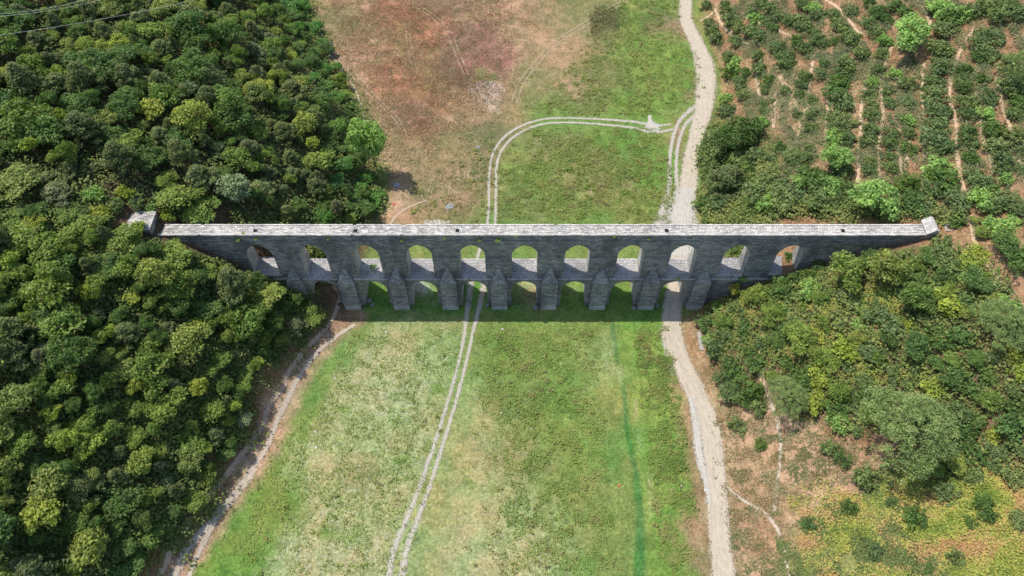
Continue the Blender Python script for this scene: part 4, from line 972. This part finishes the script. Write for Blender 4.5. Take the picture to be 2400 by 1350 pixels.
poly = W([(1665,-50),(2480,-50),(2480,520),(2240,515),(1900,500),(1780,500),(1800,330),(1690,260),(1715,190),(1670,90)]); pa = np.array(poly)
q_ = rs_.uniform(pa.min(0), pa.max(0), (900000, 2)); st_ = fbm(q_[:, 0] * .42 + (fbm(q_[:, 0] * .04, q_[:, 1] * .04) - .5) * 4, q_[:, 1] * .10 + 6, 3)
q_ = q_[(st_ > .56 + rs_.normal(size=len(q_)) * .02)]; q_ = q_[polydist(q_[:, 0], q_[:, 1], poly) < 0][:130000]
hh = rs_.rand(len(q_)) ** 1.3 * .75; Nn = unit(len(q_), rs_); Nn[:, 2] = np.abs(Nn[:, 2]) + .9; Nn /= np.linalg.norm(Nn, axis=1)[:, None]
V_, F_ = leaf_quads(np.column_stack([q_, height(q_[:, 0], q_[:, 1]) + hh]), Nn, .18 * rs_.uniform(.5, 1.5, len(q_)), rs_, .5)
me = fast_mesh('heather_strips', V_, F_); f_ = np.clip((fbm(q_[:, 0] * .5, q_[:, 1] * .5 + 2) - .5) * 4 + .5 + rs_.normal(size=len(q_)) * .25, 0, 1)[:, None]
attr(me, 'tint', np.repeat(np.array([.14, .18, .08]) * (1 - f_) + np.array([.30, .28, .14]) * f_, 4, 0), 'FLOAT_COLOR')
tag(link('heather_strips', me, MS), 'grey-green and straw heather in strips between the planted rows', 'scrub', kind='stuff')

# ------------------------------------------------------------------ plants on the masonry
for x, z, yy, s in [(560-0,562,1.7,.55),(571,546,1.8,.35),(941,563,1.7,.4),(1042,557,1.7,.35),(1124,563,1.7,.45),(1167,562,1.7,.6),(1440,554,1.8,.35),(1520,560,1.7,.35),(1210,554,1.8,.3),(1740,655,.3,.9),(1590,652,.2,.5),(875,625,3.4,.8),(600,560,1.7,.35),(770,560,1.7,.3)]:
    d = FWD + np.array([1.0, 0, 0]) * (x - 1200) / 1600 + DWN * (z - 675) / 1600
    t_ = (yy - CAM[1]) / d[1]; q = CAM + t_ * d
    pr = rng.choice(PROTO['bushyellow'] if s < .5 else PROTO['bushlight'])
    o = link('wall_plant', pr[0]); o.location = q - np.array([0, .1, s * .4]); o.scale = (s * .62,) * 3; o.rotation_euler = (0, 0, rng.uniform(0, 6))
    tag(o, 'small leafy plant rooted in a joint of the aqueduct masonry', 'plant', 'plants growing out of the aqueduct')

# ------------------------------------------------------------------ litter, stones, puddles
M_LIT = plain('white_plastic', (.6, .6, .6), .5, .05); M_REDP = plain('red_cloth', (.55, .08, .06), .7); M_BLUE = plain('bluish_ash', (.25, .262, .285), .95, .4)
def lump(name, px, py, r, mat, label, cat, seed, group=None, flat=.5, lift=.0):
    rs = np.random.RandomState(seed); b = MB(); P = at(px, py); n, m = 9, 5; V = []
    for j in range(m + 1):
        ph = math.pi * j / m - math.pi / 2
        for i in range(n):
            t = 2 * math.pi * i / n; rr_ = r * (1 + rs.normal() * .14)
            V.append((P[0] + rr_ * math.cos(ph) * math.cos(t), P[1] + rr_ * math.cos(ph) * math.sin(t), P[2] + r * flat * .7 + rr_ * flat * math.sin(ph) + lift))
    b.v = V
    for j in range(m):
        for i in range(n): b.f.append((j * n + i, j * n + (i + 1) % n, (j + 1) * n + (i + 1) % n, (j + 1) * n + i)); b.m.append(0)
    o = b.build(name, [mat], uv=False); return tag(o, label, cat, group)
lits = [(1597,1138,.42,'largest white plastic bag on the bright green strip by the road'),(1175,969,.3,'white bag on the front meadow right of the wheel track'),(1245,1005,.26,'white bag on the front meadow, farther from the track'),
        (1178,772,.34,'crumpled white litter just before the aqueduct shadow, right of the track'),(1653,1149,.35,'white litter on the verge of the gravel road'),(1313,853,.22,'small white scrap on the meadow midway between track and ditch'),(1275,836,.24,'white scrap on the meadow nearer the wheel track'),
        (1393,862,.2,'white scrap beside the ditch'),(1178,672,.2,'white scrap under the middle arch'),(1479,438,.25,'white scrap in the middle field nearest the aqueduct, right one of two'),(1463,441,.22,'white scrap in the middle field nearest the aqueduct, left one of two'),
        (1267,327,.25,'white scrap just inside the bend of the loop track'),(1240,193,.25,'white scrap on the dry field beside the faint track'),(1371,74,.22,'white scrap far out in the olive field'),(1107,255,.25,'white scrap below the pale rubble patch'),(905,778,.3,'pale litter on the meadow near the left path'),
        (785,887,.28,'pale litter on the meadow halfway along the left path'),(739,1012,.3,'pale litter in the meadow near the green bank'),(742,1048,.3,'litter on the meadow by the footpath, lower one')]
for i, (x, y, r, lb) in enumerate(lits): lump('plastic_litter', x, y, r * .68, M_LIT, lb, 'litter', i, 'litter on the meadow', .45)
lump('plastic_litter', 1451, 1138, .26, M_REDP, 'small red scrap on the meadow left of the ditch', 'litter', 77, 'litter on the meadow', .4)
lump('plastic_litter', 923, 478, .4, M_REDP, 'red cloth on the dry ground behind the aqueduct', 'litter', 78, None, .3)
lump('ash_heap', 930, 434, .9, M_BLUE, 'bluish ash heap in the shadow of the lone light green tree', 'ash', 79, None, .15)
lump('ash_heap', 1054, 484, 1.0, M_BLUE, 'bluish ash heap beside the circular tyre marks', 'ash', 80, None, .12)
lump('ash_heap', 1120, 345, .6, M_BLUE, 'small grey ash heap near the loop track', 'ash', 81, None, .12)
M_ROCK = plain('grey_rock', (.22, .215, .2), .9, .4)
for i, (x, y, r, lb) in enumerate([(1485,722,.6,'grey boulder at the foot of the pier left of the road arch'),(1255,722,.6,'grey boulder at the foot of a middle buttress'),(1143,716,.5,'grey boulder at the foot of the buttress by the wheel track'),(866,706,.7,'grey boulder under the second lower arch'),(1539,718,.55,'grey boulder between buttress and gravel road'),(1097,705,.5,'pale boulder beside the wheel track under the arch'),(777,106,.6,'dark boulder on the dry field by the forest edge'),(873,715,.5,'small boulder at the second buttress foot')]):
    lump('boulder', x, y, r, M_ROCK, lb, 'boulder', 100 + i, 'boulders', .55)
# rubble patch and scattered stones: nobody could count them
M_RUB = plain('pale_rubble', (.42, .40, .365), .9, .35)
def stones(name, poly_px, n, size, mat, label, seed):
    rs = np.random.RandomState(seed); poly = [tuple(p) for p in W(poly_px)]; a = np.array(poly)
    q = rs.uniform(a.min(0), a.max(0), (n * 3, 2)); dd = polydist(q[:, 0], q[:, 1], poly); q = q[dd < rs.normal(size=len(dd)) * 1.2][:n]
    s = size * rs.uniform(.4, 1.3, len(q)); z = height(q[:, 0], q[:, 1]); base_ = np.array([[1,0,0],[0,1,0],[-1,0,0],[0,-1,0],[0,0,.7]])
    V = (base_[None] * s[:, None, None] * rs.uniform(.6, 1.3, (len(q), 5, 3)) + np.column_stack([q, z])[:, None]).reshape(-1, 3)
    k = np.arange(len(q)) * 5
    Fc = np.concatenate([np.stack([k, k + 1, k + 4], 1), np.stack([k + 1, k + 2, k + 4], 1), np.stack([k + 2, k + 3, k + 4], 1), np.stack([k + 3, k, k + 4], 1)])
    return tag(link(name, fast_mesh(name, V, Fc, 3), mat), label, 'rubble', kind='stuff')
stones('rubble', [(1095,205),(1120,190),(1165,190),(1185,215),(1175,240),(1165,268),(1140,255),(1115,235)], 1100, .15, M_RUB, 'pale rubble strewn on the dry field behind the aqueduct', 1)
stones('pale_stones', [(995,518),(1015,520),(1050,515),(1055,522),(1020,528),(995,526)], 160, .2, M_RUB, 'pale stones in the grass close behind the aqueduct', 2)
stones('roadside_gravel', [(1610,900),(1640,960),(1665,1100),(1680,1350),(1715,1350),(1705,1100),(1680,960),(1640,880)], 700, .1, M_RUB, 'loose gravel along the road edges', 3)
stones('path_gravel', [(700,890),(670,950),(640,1020),(560,1130),(430,1350),(380,1350),(540,1120),(610,1030),(660,930)], 900, .13, M_RUB, 'loose pale stones along the footpath', 4)
b = MB(); P = at(1641, 800); 
M_SLAB = plain('concrete', (.33, .31, .28), .9, .3)
for k in range(3): b.box(P[0] - .4, P[0] + .4, P[1] - 2.4 + k * 1.62, P[1] - .85 + k * 1.62, P[2] - .6, P[2] + .25)
tag(b.build('concrete_slab', [M_SLAB]), 'pale concrete slabs beside the gravel road before the aqueduct', 'slab')

# ------------------------------------------------------------------ person sitting by the second buttress
def person(P):
    r = empty('person', tuple(P)); tag(r, 'person in dark clothes and white cap sitting at the foot of the second buttress', 'person')
    def skin(name, verts, edges, rad, mat):
        me = bpy.data.meshes.new(name); me.from_pydata(verts, edges, []); o = link(name, me, mat, r)
        o.modifiers.new('s', 'SKIN'); sv = me.skin_vertices[0].data
        for i, q in enumerate(rad): sv[i].radius = (q, q)
        sv[0].use_root = True; o.modifiers.new('u', 'SUBSURF').levels = 1; o.modifiers['u'].render_levels = 1
        return o
    m1 = plain('dark_clothing', (.03, .03, .04)); m2 = plain('skin', (.45, .28, .2)); m3 = plain('white_cap', (.8, .8, .8))
    V = [(0,0,.12),(0,.03,.35),(0,.02,.58),(0,-.02,.68),(0,-.03,.80),
         (-.11,-.05,.12),(-.16,-.42,.42),(-.15,-.62,.05),(-.15,-.75,.04),(.11,-.05,.12),(.16,-.42,.42),(.15,-.62,.05),(.15,-.75,.04),
         (-.2,.0,.56),(-.27,-.18,.34),(-.18,-.38,.44),(.2,.0,.56),(.27,-.18,.34),(.18,-.38,.44)]
    E = [(0,1),(1,2),(2,3),(3,4),(0,5),(5,6),(6,7),(7,8),(0,9),(9,10),(10,11),(11,12),(2,13),(13,14),(14,15),(2,16),(16,17),(17,18)]
    Rr = [.15,.14,.16,.06,.10,.1,.075,.05,.04,.1,.075,.05,.04,.07,.05,.04,.07,.05,.04]
    skin('body', V, E, Rr, m1)
    skin('face', [(0,-.07,.76),(0,-.09,.83),(0,-.07,.88)], [(0,1),(1,2)], [.07,.085,.07], m2)
    skin('cap', [(0,-.02,.90),(0,-.03,.94),(0,-.16,.905)], [(0,1),(1,2)], [.115,.09,.05], m3)
    for sx in (-1, 1):
        skin('hand', [(sx*.18,-.38,.44),(sx*.16,-.46,.46)], [(0,1)], [.035,.03], m2)
        for k in range(5): 
            a = (k - 2) * .22; skin('finger', [(sx*.16+.012*(k-2),-.46,.46),(sx*.16+.02*(k-2),-.5,.45),(sx*.16+.022*(k-2),-.52,.425)], [(0,1),(1,2)], [.009,.008,.007], m2)
    r.scale = (1.1, 1.1, 1.1); r.rotation_euler = (0, 0, R(-40))
    return r
q = at(798, 713); person(q)

# ------------------------------------------------------------------ power lines across the far left corner
M_WIRE = plain('aluminium_wire', (.55, .55, .55), .5, .05)
def cable(p0, p1, z, label):
    a = flat_at(*p0, z); c = flat_at(*p1, z); d = c - a; a = a - d * .6; c = c + d * .6; b = MB(); pts = []
    for i in range(41):
        t = i / 40; q = a + (c - a) * t; pts.append((q[0], q[1], q[2] - 2.0 * 4 * t * (1 - t) + 1.5))
    b.tube(pts, .02, 5); tag(b.build('power_line', [M_WIRE], uv=False), label, 'power line', 'power lines over the forest')
cable((0,31),(190,0), 66, 'topmost of the three pale power lines over the far forest corner')
cable((0,37),(228,0), 65, 'middle of the three pale power lines over the far forest corner')
cable((0,81),(453,0), 64, 'lowest pale power line, apart from the other two, over the far forest')
